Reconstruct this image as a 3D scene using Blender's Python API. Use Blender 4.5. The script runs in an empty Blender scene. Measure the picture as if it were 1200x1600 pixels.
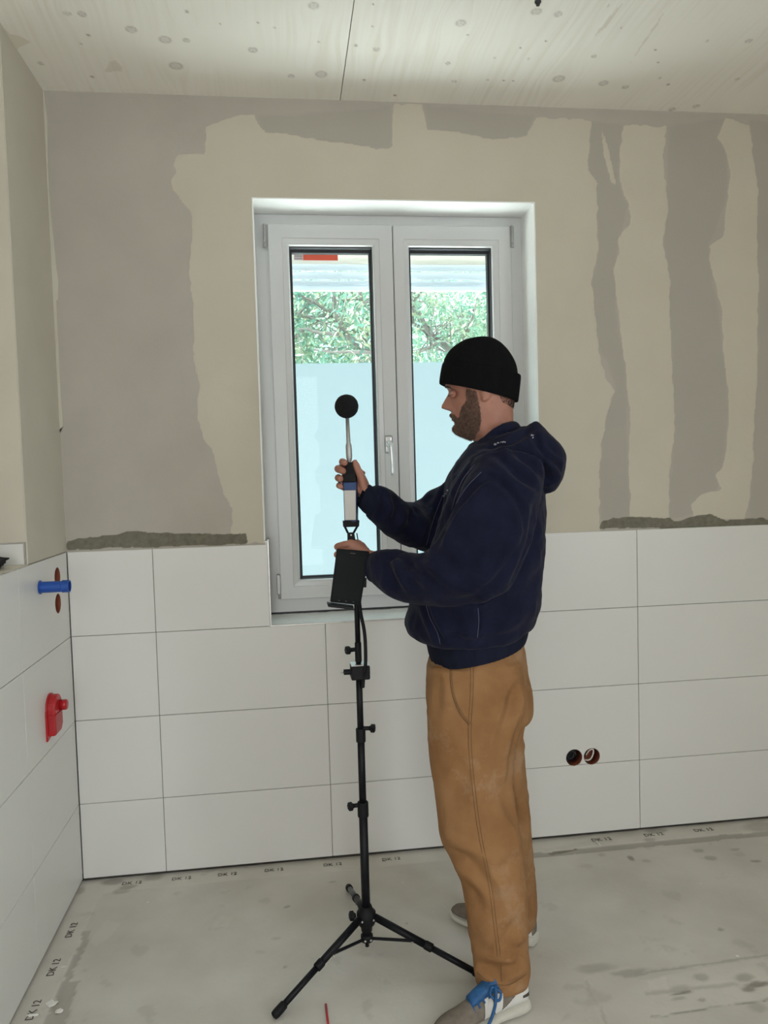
import bpy, bmesh, math, random
import numpy as np
from mathutils import Vector, Matrix

random.seed(7); RNG = np.random.default_rng(7)
COL = bpy.context.scene.collection
PI = math.pi

# ------------------------------------------------------------------ camera
CAM_F, CAM_C = 1185.567, np.array([0.770974, -2.749966, 1.412554])
YAW, PITCH, ROLL = -0.1252883, -0.0512269, -0.02848129
def cam_axes():
    f0 = np.array([-math.sin(YAW), math.cos(YAW), 0]); r0 = np.array([math.cos(YAW), math.sin(YAW), 0]); up = np.array([0, 0, 1.])
    fw = math.cos(PITCH) * f0 + math.sin(PITCH) * up; u0 = -math.sin(PITCH) * f0 + math.cos(PITCH) * up
    return math.cos(ROLL) * r0 + math.sin(ROLL) * u0, -math.sin(ROLL) * r0 + math.cos(ROLL) * u0, fw
CR, CU, CF = cam_axes()
cd = bpy.data.cameras.new('camera'); cam = bpy.data.objects.new('camera', cd); COL.objects.link(cam)
cd.sensor_fit = 'VERTICAL'; cd.sensor_height = 24; cd.lens = CAM_F / 1600 * 24; cd.clip_start = .05; cd.clip_end = 200
M = Matrix(((CR[0], CU[0], -CF[0], CAM_C[0]), (CR[1], CU[1], -CF[1], CAM_C[1]), (CR[2], CU[2], -CF[2], CAM_C[2]), (0, 0, 0, 1)))
cam.matrix_world = M
bpy.context.scene.camera = cam

# ------------------------------------------------------------------ world, lights, exposure
sc = bpy.context.scene
sc.view_settings.view_transform = 'Standard'; sc.view_settings.look = 'None'
sc.view_settings.gamma = 1; sc.view_settings.use_curve_mapping = False
sc.view_settings.exposure = 0.0
sc.cycles.max_bounces = 10; sc.cycles.diffuse_bounces = 6; sc.cycles.transparent_max_bounces = 16
sc.cycles.sample_clamp_indirect = 12
w = bpy.data.worlds.new('overcast_sky'); sc.world = w; w.use_nodes = True
bg = w.node_tree.nodes['Background']; bg.inputs[0].default_value = (.88, .95, 1, 1)
# overcast sky: three times as bright overhead as at the horizon, all round
wt = w.node_tree; wtc = wt.nodes.new('ShaderNodeTexCoord'); wsp = wt.nodes.new('ShaderNodeSeparateXYZ'); wt.links.new(wtc.outputs['Generated'], wsp.inputs[0])
wcl = wt.nodes.new('ShaderNodeClamp'); wt.links.new(wsp.outputs['Z'], wcl.inputs[0]); wma = wt.nodes.new('ShaderNodeMath'); wma.operation = 'MULTIPLY_ADD'
wma.inputs[1].default_value = 5.5; wma.inputs[2].default_value = 1.5; wt.links.new(wcl.outputs[0], wma.inputs[0]); wt.links.new(wma.outputs[0], bg.inputs[1])

def area(name, loc, target, sx, sy, power, col):
    l = bpy.data.lights.new(name, 'AREA'); l.shape = 'RECTANGLE'; l.size = sx; l.size_y = sy; l.energy = power; l.color = col
    o = bpy.data.objects.new(name, l); COL.objects.link(o); o.location = loc
    o.rotation_euler = (Vector(target) - Vector(loc)).to_track_quat('-Z', 'Y').to_euler(); return o
# fill lamps standing in for daylight, in openings added unseen behind the camera
area('rear_opening_fill', (.45, -4.63, 1.45), (.3, 0, 1.5), 1.3, 1.9, 27, (.97, .98, 1))
area('side_opening_fill', (3.32, -3.3, 1.55), (0, -3.15, 1.45), 1.0, 1.4, 33, (.78, .89, 1))

# veiled sun standing high behind the window wall
sl = bpy.data.lights.new('veiled_sun', 'SUN'); sl.energy = 50; sl.angle = math.radians(20); sl.color = (.93, .97, 1)
so = bpy.data.objects.new('veiled_sun', sl); COL.objects.link(so); so.rotation_euler = Vector((.70, -.10, -.70)).to_track_quat('-Z', 'Y').to_euler(); so.location = (1, 6, 8)

# ------------------------------------------------------------------ helpers
def ray(u, v): return CF + (u - 600) / CAM_F * CR - (v - 800) / CAM_F * CU
def PY(u, v, y=0.0):
    d = ray(u, v); return CAM_C + d * ((y - CAM_C[1]) / d[1])
def PX(u, v, x=0.0):
    d = ray(u, v); return CAM_C + d * ((x - CAM_C[0]) / d[0])
def PZ(u, v, z=0.0):
    d = ray(u, v); return CAM_C + d * ((z - CAM_C[2]) / d[2])
def project(P):
    d = P - CAM_C; z = d @ CF
    return np.stack([600 + CAM_F * (d @ CR) / z, 800 - CAM_F * (d @ CU) / z], -1)

def tag(o, label=None, cat=None, group=None, kind=None):
    if label: o['label'] = label
    if cat: o['category'] = cat
    if group: o['group'] = group
    if kind: o['kind'] = kind
    return o
def empty(name, loc=(0, 0, 0)):
    o = bpy.data.objects.new(name, None); COL.objects.link(o); o.location = loc; o.empty_display_size = .05; return o
def link(name, me, mat=None, parent=None, smooth=False):
    o = bpy.data.objects.new(name, me); COL.objects.link(o)
    if mat is not None and not me.materials: me.materials.append(mat)
    if smooth: me.polygons.foreach_set('use_smooth', [True] * len(me.polygons))
    if parent is not None:
        o.parent = parent; o.matrix_parent_inverse = pinv(parent)
    return o
def wmat(o):
    m = o.matrix_basis.copy()
    if o.parent is not None: m = wmat(o.parent) @ o.matrix_parent_inverse @ m
    return m
def pinv(p): return wmat(p).inverted()
def mesh(name, verts, faces):
    me = bpy.data.meshes.new(name); me.from_pydata([tuple(map(float, v)) for v in verts], [], [tuple(map(int, f)) for f in faces]); me.update(); return me
def frombm(name, bm, mat=None, parent=None, smooth=False):
    me = bpy.data.meshes.new(name); bmesh.ops.recalc_face_normals(bm, faces=bm.faces); bm.to_mesh(me); bm.free()
    return link(name, me, mat, parent, smooth)
def add_box(bm, lo, hi, bevel=0, rot=None, pivot=None, seg=1):
    r = bmesh.ops.create_cube(bm, size=1); vs = r['verts']
    for v in vs:
        v.co = Vector([lo[i] + (v.co[i] + .5) * (hi[i] - lo[i]) for i in range(3)])
    if bevel > 0:
        es = list({e for v in vs for e in v.link_edges})
        rb = bmesh.ops.bevel(bm, geom=vs + es, offset=bevel, segments=seg, affect='EDGES', profile=.5)
        vs = list({v for f in rb['faces'] for v in f.verts} | {v for v in vs if v.is_valid})
    if rot is not None:
        bmesh.ops.transform(bm, matrix=Matrix.Translation(pivot) @ rot @ Matrix.Translation(-Vector(pivot)), verts=vs)
    return vs
def box(name, lo, hi, mat, parent=None, bevel=0, seg=1, smooth=False):
    bm = bmesh.new(); add_box(bm, lo, hi, bevel, seg=seg); return frombm(name, bm, mat, parent, smooth)
def perp(t):
    t = Vector(t).normalized(); a = Vector((0, 0, 1)) if abs(t.z) < .9 else Vector((1, 0, 0))
    n = t.cross(a).normalized(); return n, t.cross(n).normalized()
def catmull(P, n):
    """P: (k,d) array -> n samples through the points"""
    P = np.asarray(P, float); k = len(P)
    if k == 2: return P[0] + (P[1] - P[0]) * np.linspace(0, 1, n)[:, None]
    Q = np.vstack([2 * P[0] - P[1], P, 2 * P[-1] - P[-2]])
    out = []
    for s in np.linspace(0, k - 1, n):
        i = min(int(s), k - 2); t = s - i; a, b, c, d = Q[i], Q[i + 1], Q[i + 2], Q[i + 3]
        out.append(.5 * ((2 * b) + (c - a) * t + (2 * a - 5 * b + 4 * c - d) * t * t + (3 * b - 3 * c + d - a) * t ** 3))
    return np.array(out)
def tube_data(pts, radii, seg=12, caps=True, squash=None):
    """tube through pts; returns verts, faces"""
    pts = [Vector(p) for p in pts]; V = []; F = []
    n = len(pts); tang = [(pts[min(i + 1, n - 1)] - pts[max(i - 1, 0)]).normalized() for i in range(n)]
    a, b = perp(tang[0])
    for i in range(n):
        t = tang[i]; a = (a - t * a.dot(t)).normalized(); b = t.cross(a)
        r = radii[i] if hasattr(radii, '__len__') else radii
        for j in range(seg):
            th = 2 * PI * j / seg; V.append(pts[i] + a * math.cos(th) * r + b * math.sin(th) * r)
    for i in range(n - 1):
        for j in range(seg):
            k = (j + 1) % seg; F.append((i * seg + j, i * seg + k, (i + 1) * seg + k, (i + 1) * seg + j))
    if caps:
        F.append(tuple(range(seg))[::-1]); F.append(tuple((n - 1) * seg + j for j in range(seg)))
    return V, F
def tube(name, pts, r, mat, parent=None, seg=12, smooth=True):
    V, F = tube_data(pts, r, seg); me = mesh(name, V, F); o = link(name, me, mat, parent)
    if smooth:
        for p in me.polygons: p.use_smooth = len(p.vertices) == 4
    return o
def add_tube(bm, pts, r, seg=12):
    V, F = tube_data(pts, r, seg); vs = [bm.verts.new(v) for v in V]
    for f in F:
        try: bm.faces.new([vs[i] for i in f])
        except ValueError: pass
def lathe_pts(prof, axis_o, axis_d, seg=24):
    """prof: list of (dist along axis, radius)"""
    o = Vector(axis_o); d = Vector(axis_d).normalized(); a, b = perp(d); V = []; F = []
    for s, r in prof:
        for j in range(seg):
            th = 2 * PI * j / seg; V.append(o + d * s + a * math.cos(th) * r + b * math.sin(th) * r)
    for i in range(len(prof) - 1):
        for j in range(seg):
            k = (j + 1) % seg; F.append((i * seg + j, i * seg + k, (i + 1) * seg + k, (i + 1) * seg + j))
    F.append(tuple(range(seg))[::-1]); F.append(tuple((len(prof) - 1) * seg + j for j in range(seg)))
    return V, F
def lathe(name, prof, o, d, mat, parent=None, seg=24, smooth=True):
    V, F = lathe_pts(prof, o, d, seg); ob = link(name, mesh(name, V, F), mat, parent); 
    if smooth:
        for p in ob.data.polygons: p.use_smooth = len(p.vertices) == 4
    return ob
def evaluated(o, name=None):
    dg = bpy.context.evaluated_depsgraph_get(); dg.update()
    return bpy.data.meshes.new_from_object(o.evaluated_get(dg))
def boolean_cut(me, cutters):
    """me minus each cutter mesh -> new mesh"""
    o = bpy.data.objects.new('tmp', me); COL.objects.link(o); cs = []
    for c in cutters:
        k = bpy.data.objects.new('tmpc', c); COL.objects.link(k); cs.append(k)
        m = o.modifiers.new('b', 'BOOLEAN'); m.operation = 'DIFFERENCE'; m.object = k; m.solver = 'EXACT'
    r = evaluated(o)
    bpy.data.objects.remove(o)
    for k in cs: bpy.data.objects.remove(k)
    return r
def remesh(V, F, voxel, smooth_it=2):
    me = mesh('tmp', V, F); o = bpy.data.objects.new('tmp', me); COL.objects.link(o)
    m = o.modifiers.new('r', 'REMESH'); m.mode = 'VOXEL'; m.voxel_size = voxel; m.use_smooth_shade = True
    if smooth_it:
        s = o.modifiers.new('s', 'SMOOTH'); s.factor = .5; s.iterations = smooth_it
    r = evaluated(o); bpy.data.objects.remove(o); bpy.data.meshes.remove(me); return r
def coords(me):
    a = np.empty(len(me.vertices) * 3); me.vertices.foreach_get('co', a); return a.reshape(-1, 3)
def set_coords(me, a): me.vertices.foreach_set('co', np.ascontiguousarray(a, dtype=np.float32).ravel()); me.update()
def normals(me):
    a = np.empty(len(me.vertices) * 3, dtype=np.float32); me.vertex_normals.foreach_get('vector', a); return a.reshape(-1, 3).astype(float)
def fattr(me, name, vals):
    a = me.attributes.new(name, 'FLOAT', 'POINT'); a.data.foreach_set('value', np.ascontiguousarray(vals, dtype=np.float32))
_NG = RNG.random((24, 24, 24))
def vnoise(P, scale):
    """smooth value noise, P (n,3), about -1..1"""
    q = np.asarray(P) * scale; i = np.floor(q).astype(int); f = q - i; f = f * f * (3 - 2 * f); r = 0
    for dx in (0, 1):
        for dy in (0, 1):
            for dz in (0, 1):
                wgt = (f[:, 0] if dx else 1 - f[:, 0]) * (f[:, 1] if dy else 1 - f[:, 1]) * (f[:, 2] if dz else 1 - f[:, 2])
                r = r + wgt * _NG[(i[:, 0] + dx) % 24, (i[:, 1] + dy) % 24, (i[:, 2] + dz) % 24]
    return r * 2 - 1
def fbm(P, s, o=3): return sum(vnoise(P + k * 3.7, s * 2 ** k) / 2 ** k for k in range(o))
def inpoly(P, poly):
    x, y = P[:, 0], P[:, 1]; r = np.zeros(len(P), bool); n = len(poly)
    for i in range(n):
        x1, y1 = poly[i]; x2, y2 = poly[(i + 1) % n]
        if y1 == y2: continue
        c = ((y1 > y) != (y2 > y)) & (x < (x2 - x1) * (y - y1) / (y2 - y1) + x1); r ^= c
    return r
def segdist(P, a, b):
    a = np.array(a, float); b = np.array(b, float); d = b - a; L = max(d @ d, 1e-12)
    t = np.clip(((P - a) @ d) / L, 0, 1); return np.linalg.norm(P - a - t[:, None] * d, axis=1), t
def text_obj(name, body, size, mat, parent, loc, xdir, ydir, extrude=.0003, align='LEFT'):
    c = bpy.data.curves.new('t', 'FONT'); c.body = body; c.size = size; c.extrude = extrude; c.align_x = align; c.resolution_u = 2
    o = bpy.data.objects.new('t', c); COL.objects.link(o); me = evaluated(o); bpy.data.objects.remove(o)
    x = Vector(xdir).normalized(); y = Vector(ydir); y = (y - x * y.dot(x)).normalized(); z = x.cross(y)
    m = Matrix(((x.x, y.x, z.x, loc[0]), (x.y, y.y, z.y, loc[1]), (x.z, y.z, z.z, loc[2]), (0, 0, 0, 1)))
    me.transform(m); me.materials.clear(); return link(name, me, mat, parent)

# ------------------------------------------------------------------ materials
def new_mat(name):
    m = bpy.data.materials.new(name); m.use_nodes = True; nt = m.node_tree
    return m, nt, nt.nodes['Principled BSDF']
def nd(nt, t, **kw):
    n = nt.nodes.new(t)
    for k, v in kw.items(): setattr(n, k, v)
    return n
def mat(name, col, rough=.6, var=.0, scale=8, bump=0, bscale=60, metal=0, spec=.5, col2=None, sss=0, sheen=0, detail=6, coords_='Object', stretch=None, bdist=.002):
    m, nt, b = new_mat(name)
    b.inputs['Roughness'].default_value = rough; b.inputs['Metallic'].default_value = metal; b.inputs['Specular IOR Level'].default_value = spec
    if sss:
        b.inputs['Subsurface Weight'].default_value = sss; b.inputs['Subsurface Radius'].default_value = (.01, .004, .002); b.inputs['Subsurface Scale'].default_value = 1
    if sheen: b.inputs['Sheen Weight'].default_value = sheen; b.inputs['Sheen Roughness'].default_value = .5
    tc = nd(nt, 'ShaderNodeTexCoord'); mp = nd(nt, 'ShaderNodeMapping'); nt.links.new(tc.outputs[coords_], mp.inputs[0])
    if stretch: mp.inputs['Scale'].default_value = stretch
    n = nd(nt, 'ShaderNodeTexNoise'); n.inputs['Scale'].default_value = scale; n.inputs['Detail'].default_value = detail; nt.links.new(mp.outputs[0], n.inputs[0])
    r = nd(nt, 'ShaderNodeValToRGB'); c2 = col2 or tuple(c * (1 - var) for c in col)
    c1 = col if col2 else tuple(min(1, c * (1 + var)) for c in col)
    r.color_ramp.elements[0].color = (*c2, 1); r.color_ramp.elements[1].color = (*c1, 1); r.color_ramp.elements[0].position = .3; r.color_ramp.elements[1].position = .7
    nt.links.new(n.outputs[0], r.inputs[0]); nt.links.new(r.outputs[0], b.inputs['Base Color'])
    if bump:
        n2 = nd(nt, 'ShaderNodeTexNoise'); n2.inputs['Scale'].default_value = bscale; n2.inputs['Detail'].default_value = 4; nt.links.new(mp.outputs[0], n2.inputs[0])
        bp = nd(nt, 'ShaderNodeBump'); bp.inputs['Strength'].default_value = bump; bp.inputs['Distance'].default_value = bdist
        nt.links.new(n2.outputs[0], bp.inputs['Height']); nt.links.new(bp.outputs[0], b.inputs['Normal'])
    return m
def mix_attr(nt, base_socket, attr, col, fac=1.0):
    """mix colour col over base where the float attribute is 1"""
    a = nd(nt, 'ShaderNodeAttribute', attribute_name=attr); mx = nd(nt, 'ShaderNodeMix', data_type='RGBA')
    src = a.outputs['Fac']
    if attr in ('putty', 'mortar'):        # crisp edge from the softened mask
        mr = nd(nt, 'ShaderNodeMapRange', interpolation_type='SMOOTHSTEP'); mr.inputs[1].default_value = .32; mr.inputs[2].default_value = .68; nt.links.new(src, mr.inputs[0]); src = mr.outputs[0]
    mu = nd(nt, 'ShaderNodeMath', operation='MULTIPLY'); mu.inputs[1].default_value = fac; nt.links.new(src, mu.inputs[0])
    nt.links.new(mu.outputs[0], mx.inputs[0]); nt.links.new(base_socket, mx.inputs[6])
    if isinstance(col, tuple): mx.inputs[7].default_value = (*col, 1)
    else: nt.links.new(col, mx.inputs[7])
    return mx.outputs[2]
def base_out(nt, b): return b.inputs['Base Color'].links[0].from_socket

TILE = mat('satin_white_tile', (.71, .70, .67), .36, .012, 3, .05, 4, spec=.6, bdist=.003)
GROUT = mat('grey_joint', (.27, .26, .235), .9)
PLAINPL = mat('filler_white', (.74, .70, .60), .85, .03, 5, .15, 40)
REVEAL = mat('white_reveal_plaster', (.88, .88, .86), .7, .03, 6, .1, 60)
PVC = mat('white_window_plastic', (.60, .605, .60), .3, .01, 3)
GASKET = mat('black_rubber_gasket', (.015, .016, .02), .5)
STEEL = mat('brushed_steel', (.55, .53, .5), .35, .1, 40, metal=.9)
NICKEL = mat('satin_nickel', (.40, .40, .39), .42, .05, 30, metal=.6)
BLACKM = mat('black_powder_coat', (.004, .004, .006), .5, .1, 60, .1, 300, spec=.25)
BLACKP = mat('black_plastic', (.005, .005, .006), .6, .1, 30, .1, 200, spec=.25)
MORTAR = mat('grey_tile_adhesive', (.24, .22, .18), .95, .15, 30, .6, 90)
# ------------------------------------------------------------------ back wall
FZ = -0.012            # floor level
CZ = 2.739             # ceiling level
PYW = 0.010            # plaster face of the back wall (the tiles stand 10 mm proud of it)
XR, YB = 3.30, -4.60   # right wall, rear wall
WX0, WX1, WZ0, WZ1 = .683, 1.709, .873, 2.392   # window opening
def px_poly(pts, fn, idx):
    return [tuple(fn(u, v)[list(idx)]) for u, v in pts]

bw = empty('wall_back', (0, .01, 0)); bw['kind'] = 'structure'
xs = np.unique(np.concatenate([np.linspace(-.05, WX0, 96), np.linspace(WX0, WX1, 130), np.linspace(WX1, 2.66, 125), [3.0, XR + .1]]))
zs = np.unique(np.concatenate([np.linspace(1.14, WZ1, 172), np.linspace(WZ1, CZ + .02, 50)]))
gx, gz = np.meshgrid(xs, zs); nxx, nzz = len(xs), len(zs)
Vg = np.stack([gx.ravel(), np.full(gx.size, PYW), gz.ravel()], -1)
F = []
for j in range(nzz - 1):
    zc = (zs[j] + zs[j + 1]) / 2
    for i in range(nxx - 1):
        xc = (xs[i] + xs[i + 1]) / 2
        if WX0 < xc < WX1 and WZ0 < zc < WZ1: continue
        a = j * nxx + i; F.append((a, a + 1, a + nxx + 1, a + nxx))
P2 = np.stack([Vg[:, 0], Vg[:, 2]], -1)
nz3 = np.stack([P2[:, 0], P2[:, 1] * 0, P2[:, 1]], -1)
def wob(s1, a1, s2, a2, off=0.):
    return P2 + np.stack([vnoise(nz3 + off, s1) * a1 + vnoise(nz3 + off + 5, s2) * a2, vnoise(nz3 + off + 9, s1) * a1 + vnoise(nz3 + off + 13, s2) * a2], -1)
W = lambda pts: px_poly(pts, lambda u, v: PY(u, v, PYW), (0, 2))
PUTTY_A = [(358,850),(362,800),(350,770),(338,720),(330,700),(318,690),(308,655),(312,600),(303,560),(302,480),(298,420),(300,350),(296,330),(285,318),(272,300),(268,285),(275,272),(271,258),(275,246),(300,242),(318,240),(320,200),(340,190),(370,180),(395,178),(403,195),(415,205),(450,210),(500,222),(560,226),(600,232),(612,228),(615,180),(618,165),(660,165),(668,205),(700,206),(740,212),(770,220),(800,215),(822,210),(835,182),(880,185),(925,187),(922,200),(920,240),(918,265),(932,285),(933,340),(935,400),(925,440),(928,490),(935,540),(945,590),(960,608),(950,640),(940,690),(936,760),(936,840)]
PUTTY_B = [(975,195),(1042,200),(1038,260),(1042,330),(1035,380),(1046,440),(1050,560),(1052,680),(1045,760),(1046,812),(984,818),(983,720),(982,640),(975,560),(965,480),(960,420),(968,395),(965,370),(985,350),(982,320),(968,280),(970,230)]
PUTTY_D = [(940,200),(950,230),(963,290),(955,285),(943,240)]
PUTTY_C = [(1135,185),(1170,195),(1182,270),(1182,360),(1186,440),(1182,600),(1178,680),(1175,740),(1170,790),(1160,812),(1145,812),(1085,812),(1082,790),(1095,775),(1130,765),(1117,745),(1125,735),(1135,700),(1140,640),(1132,560),(1125,480),(1110,420),(1108,385),(1130,370),(1138,300),(1140,260),(1133,235),(1120,215)]
MORT1 = [(104,858),(105,847),(130,840),(180,836),(200,830),(280,833),(340,834),(385,834),(387,849),(300,852),(200,856)]
MORT2 = [(936,825),(938,815),(955,810),(990,807),(1030,810),(1048,809),(1055,815),(1080,807),(1110,803),(1125,812),(1180,811),(1192,808),(1204,815),(1204,824)]
Pw = wob(7, .007, 40, .004)
SS = [np.array((dx, dz)) * .0028 for dx in (-1, 0, 1) for dz in (-1, 0, 1)]
def soft(Pbase, poly): return sum(inpoly(Pbase + s_, poly).astype(float) for s_ in SS) / 9
put = np.maximum.reduce([soft(Pw, W(PUTTY_A)), soft(Pw, W(PUTTY_B)), soft(Pw, W(PUTTY_C)), soft(wob(60, .001, 90, .001), W(PUTTY_D))])
edgezone = put * 0
Pm = wob(30, .003, 50, .003, 20)
mor = np.maximum(soft(Pm, W(MORT1)), soft(Pm, W(MORT2)))
# darker drywall tone between the filler strips and above the window
dk = np.zeros(len(P2))
for poly in ([(918,190),(975,195),(970,230),(968,280),(984,320),(966,370),(960,420),(968,520),(980,600),(983,720),(984,815),(936,815),(940,690),(960,608),(935,540),(925,440),(935,400),(933,300),(918,265)],
             [(1042,200),(1135,190),(1140,300),(1108,385),(1130,560),(1140,640),(1120,760),(1085,800),(1046,812),(1052,680),(1046,440),(1036,380),(1042,330)],
             [(1172,190),(1215,195),(1215,820),(1172,812),(1186,440)],
             [(403,180),(612,165),(612,232),(500,225),(415,205)], [(664,165),(835,180),(822,212),(770,222),(700,208),(668,205)],
             [(70,720),(330,700),(358,838),(90,850)][:0] or [(-99,1),(-98,1),(-98,2)]):
    dk = np.maximum(dk, soft(wob(5, .012, 20, .005, 40), W(poly)) * (.6 if poly[0][0] > 900 or poly[0][0] > 400 else .25))
dk *= (1 - put)
Vg[:, 1] -= put * .0012 + mor * .0016 * (1 + .25 * vnoise(nz3, 60)) 
Vg[:, 1] += .0005 * vnoise(nz3, 25) + .0008 * vnoise(nz3, 3)
me = mesh('wall_surface', Vg, F)
me.update()
fattr(me, 'putty', put); fattr(me, 'mortar', mor); fattr(me, 'dark', dk)
m, nt, b = new_mat('drywall_and_filler'); b.inputs['Roughness'].default_value = .9; b.inputs['Specular IOR Level'].default_value = .2
tc = nd(nt, 'ShaderNodeTexCoord')
def ramp2(nt, scale, c1, c2, stretch=None, detail=5, p=(.3, .7)):
    mp = nd(nt, 'ShaderNodeMapping'); nt.links.new(nd(nt, 'ShaderNodeTexCoord').outputs['Object'], mp.inputs[0])
    if stretch: mp.inputs['Scale'].default_value = stretch
    n = nd(nt, 'ShaderNodeTexNoise'); n.inputs['Scale'].default_value = scale; n.inputs['Detail'].default_value = detail; nt.links.new(mp.outputs[0], n.inputs[0])
    r = nd(nt, 'ShaderNodeValToRGB'); r.color_ramp.elements[0].color = (*c1, 1); r.color_ramp.elements[1].color = (*c2, 1)
    r.color_ramp.elements[0].position = p[0]; r.color_ramp.elements[1].position = p[1]; nt.links.new(n.outputs[0], r.inputs[0]); return r.outputs[0]
base = ramp2(nt, 5, (.44, .405, .355), (.475, .44, .385), detail=8)
o1 = mix_attr(nt, base, 'dark', (.40, .375, .32))
o1 = mix_attr(nt, o1, 'putty', ramp2(nt, 4, (.555, .515, .420), (.59, .55, .455)))
o1 = mix_attr(nt, o1, 'mortar', ramp2(nt, 60, (.15, .14, .105), (.21, .20, .155)))
nt.links.new(o1, b.inputs['Base Color'])
n2 = nd(nt, 'ShaderNodeTexNoise'); n2.inputs['Scale'].default_value = 180; nt.links.new(tc.outputs['Object'], n2.inputs[0])
bp = nd(nt, 'ShaderNodeBump'); bp.inputs['Strength'].default_value = .25; bp.inputs['Distance'].default_value = .002; nt.links.new(n2.outputs[0], bp.inputs['Height']); nt.links.new(bp.outputs[0], b.inputs['Normal'])
link('plaster_face', me, m, bw, smooth=True)
OUTW = mat('outer_render', (.75, .75, .73), .9, .05, 4)
# masonry core around the opening (gives the wall its depth)
YO = .46
bm = bmesh.new()
add_box(bm, (-.45, .07, -.25), (WX0 - .012, YO, CZ + .2)); add_box(bm, (WX1 + .012, .07, -.25), (XR + .3, YO, CZ + .2))
add_box(bm, (WX0 - .012, .07, -.25), (WX1 + .012, YO, WZ0 - .012)); add_box(bm, (WX0 - .012, .014, WZ1 + .012), (WX1 + .012, YO, CZ + .2))
frombm('masonry', bm, OUTW, bw)
# reveals (lining of the opening)
RD = .167
box('reveal_lining', (WX0 - .012, .0114, 1.175), (WX0, RD + .02, WZ1), REVEAL, bw)
box('reveal_lining', (WX1, .0114, WZ0), (WX1 + .012, RD + .02, WZ1), REVEAL, bw)
box('reveal_lining', (WX0 - .012, .0114, WZ1), (WX1 + .012, RD + .02, WZ1 + .012), REVEAL, bw)
for lo, hi in (((WX0 - .003, .0060, 1.18), (WX0 + .0015, .0105, WZ1)), ((WX1 - .0015, .0060, WZ0), (WX1 + .003, .0105, WZ1)), ((WX0 - .003, .0060, WZ1 - .0015), (WX1 + .003, .0105, WZ1 + .003))):
    box('corner_bead', lo, hi, REVEAL, bw, .001)
# tiled part of the left reveal with its steel edge trim and the sill
box('reveal_tile', (WX0, .002, WZ0 - .002), (WX0 + .010, RD - .01, 1.176), TILE, bw, .001)
box('edge_trim', (WX0 + .0085, -.0012, WZ0 - .003), (WX0 + .0135, .008, 1.186), STEEL, bw, .0008)
box('edge_trim', (WX0 - .004, -.0012, 1.1765), (WX0 + .0135, RD - .01, 1.180), STEEL, bw, .0005)
SILLM = mat('rough_white_sill', (.74, .76, .75), .6, .06, 14, .5, 50)
sv, sf = [], []
sx = np.linspace(WX0 + .011, WX1, 90); sy = np.linspace(-.001, RD + .012, 22)
SX, SY = np.meshgrid(sx, sy); q = np.stack([SX.ravel(), SY.ravel(), np.zeros(SX.size)], -1)
q[:, 2] = WZ0 + .0015 + .008 * np.clip(q[:, 1] / RD, 0, 1) + .0012 * fbm(q, 40) * (q[:, 1] > .012)
for j in range(len(sy) - 1):
    for i in range(len(sx) - 1):
        a = j * len(sx) + i; sf.append((a, a + 1, a + len(sx) + 1, a + len(sx)))
link('sill_surface', mesh('sill', q, sf), SILLM, bw, True)
box('sill_edge', (WX0 + .012, -.002, WZ0 - .003), (WX1, .004, WZ0 + .0025), STEEL, bw, .0008)

# tiles: every tile its own piece
def tile_mesh(lo, hi, holes=(), axis=1):
    bm = bmesh.new(); add_box(bm, lo, hi, .0009); bmesh.ops.recalc_face_normals(bm, faces=bm.faces)
    me = bpy.data.meshes.new('tile'); bm.to_mesh(me); bm.free()
    if holes:
        cs = []
        for c, r in holes:
            d = Vector((0, 1, 0)) if axis == 1 else Vector((1, 0, 0)); V, Fq = lathe_pts([(-.05, r), (.05, r)], c, d, 32); cc = mesh('c', V, Fq)
            bmc = bmesh.new(); bmc.from_mesh(cc); bmesh.ops.recalc_face_normals(bmc, faces=bmc.faces); bmc.to_mesh(cc); bmc.free(); cs.append(cc)
        me = boolean_cut(me, cs)
    return me
J = .0011
SOCK = [(1.826, .301), (1.897, .3005)]; SR = .0325
zrow = [0.0, .2715, .5715, .8715, 1.1693]; xcol = [.0012, .2896, .8896, 1.4896, 2.0896, 2.6896, XR]
for r in range(4):
    for c in range(6):
        segs = [(xcol[c], xcol[c + 1])]
        if r == 3:
            segs = []
            a0, b0 = xcol[c], xcol[c + 1]
            if a0 < WX0 - .001: segs.append((a0, min(b0, WX0 + .0085)))
            if b0 > WX1: segs.append((max(a0, WX1 - .018), b0))
        for a0, b0 in segs:
            if b0 - a0 < .01: continue
            y0 = RNG.uniform(-.0003, .0003)
            hs = [((hx, 0, hz), SR) for hx, hz in SOCK if a0 - SR < hx < b0 + SR and zrow[r] - SR < hz < zrow[r + 1] + SR]
            link('tile', tile_mesh((a0 + J, y0, zrow[r] + J), (b0 - J, .009, zrow[r + 1] - J), hs), TILE, bw)
# joint bed behind the tiles, with the socket holes drilled through
bed = tile_mesh((0, .004, .002), (XR, .0102, WZ0 - .003), [((hx, 0, hz), SR) for hx, hz in SOCK])
link('joint_bed', bed, GROUT, bw)
box('joint_bed', (0, .004, WZ0 - .003), (WX0 - .001, .0102, 1.168), GROUT, bw)
box('joint_bed', (WX1 - .016, .004, WZ0 - .003), (XR, .0102, 1.168), GROUT, bw)

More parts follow.
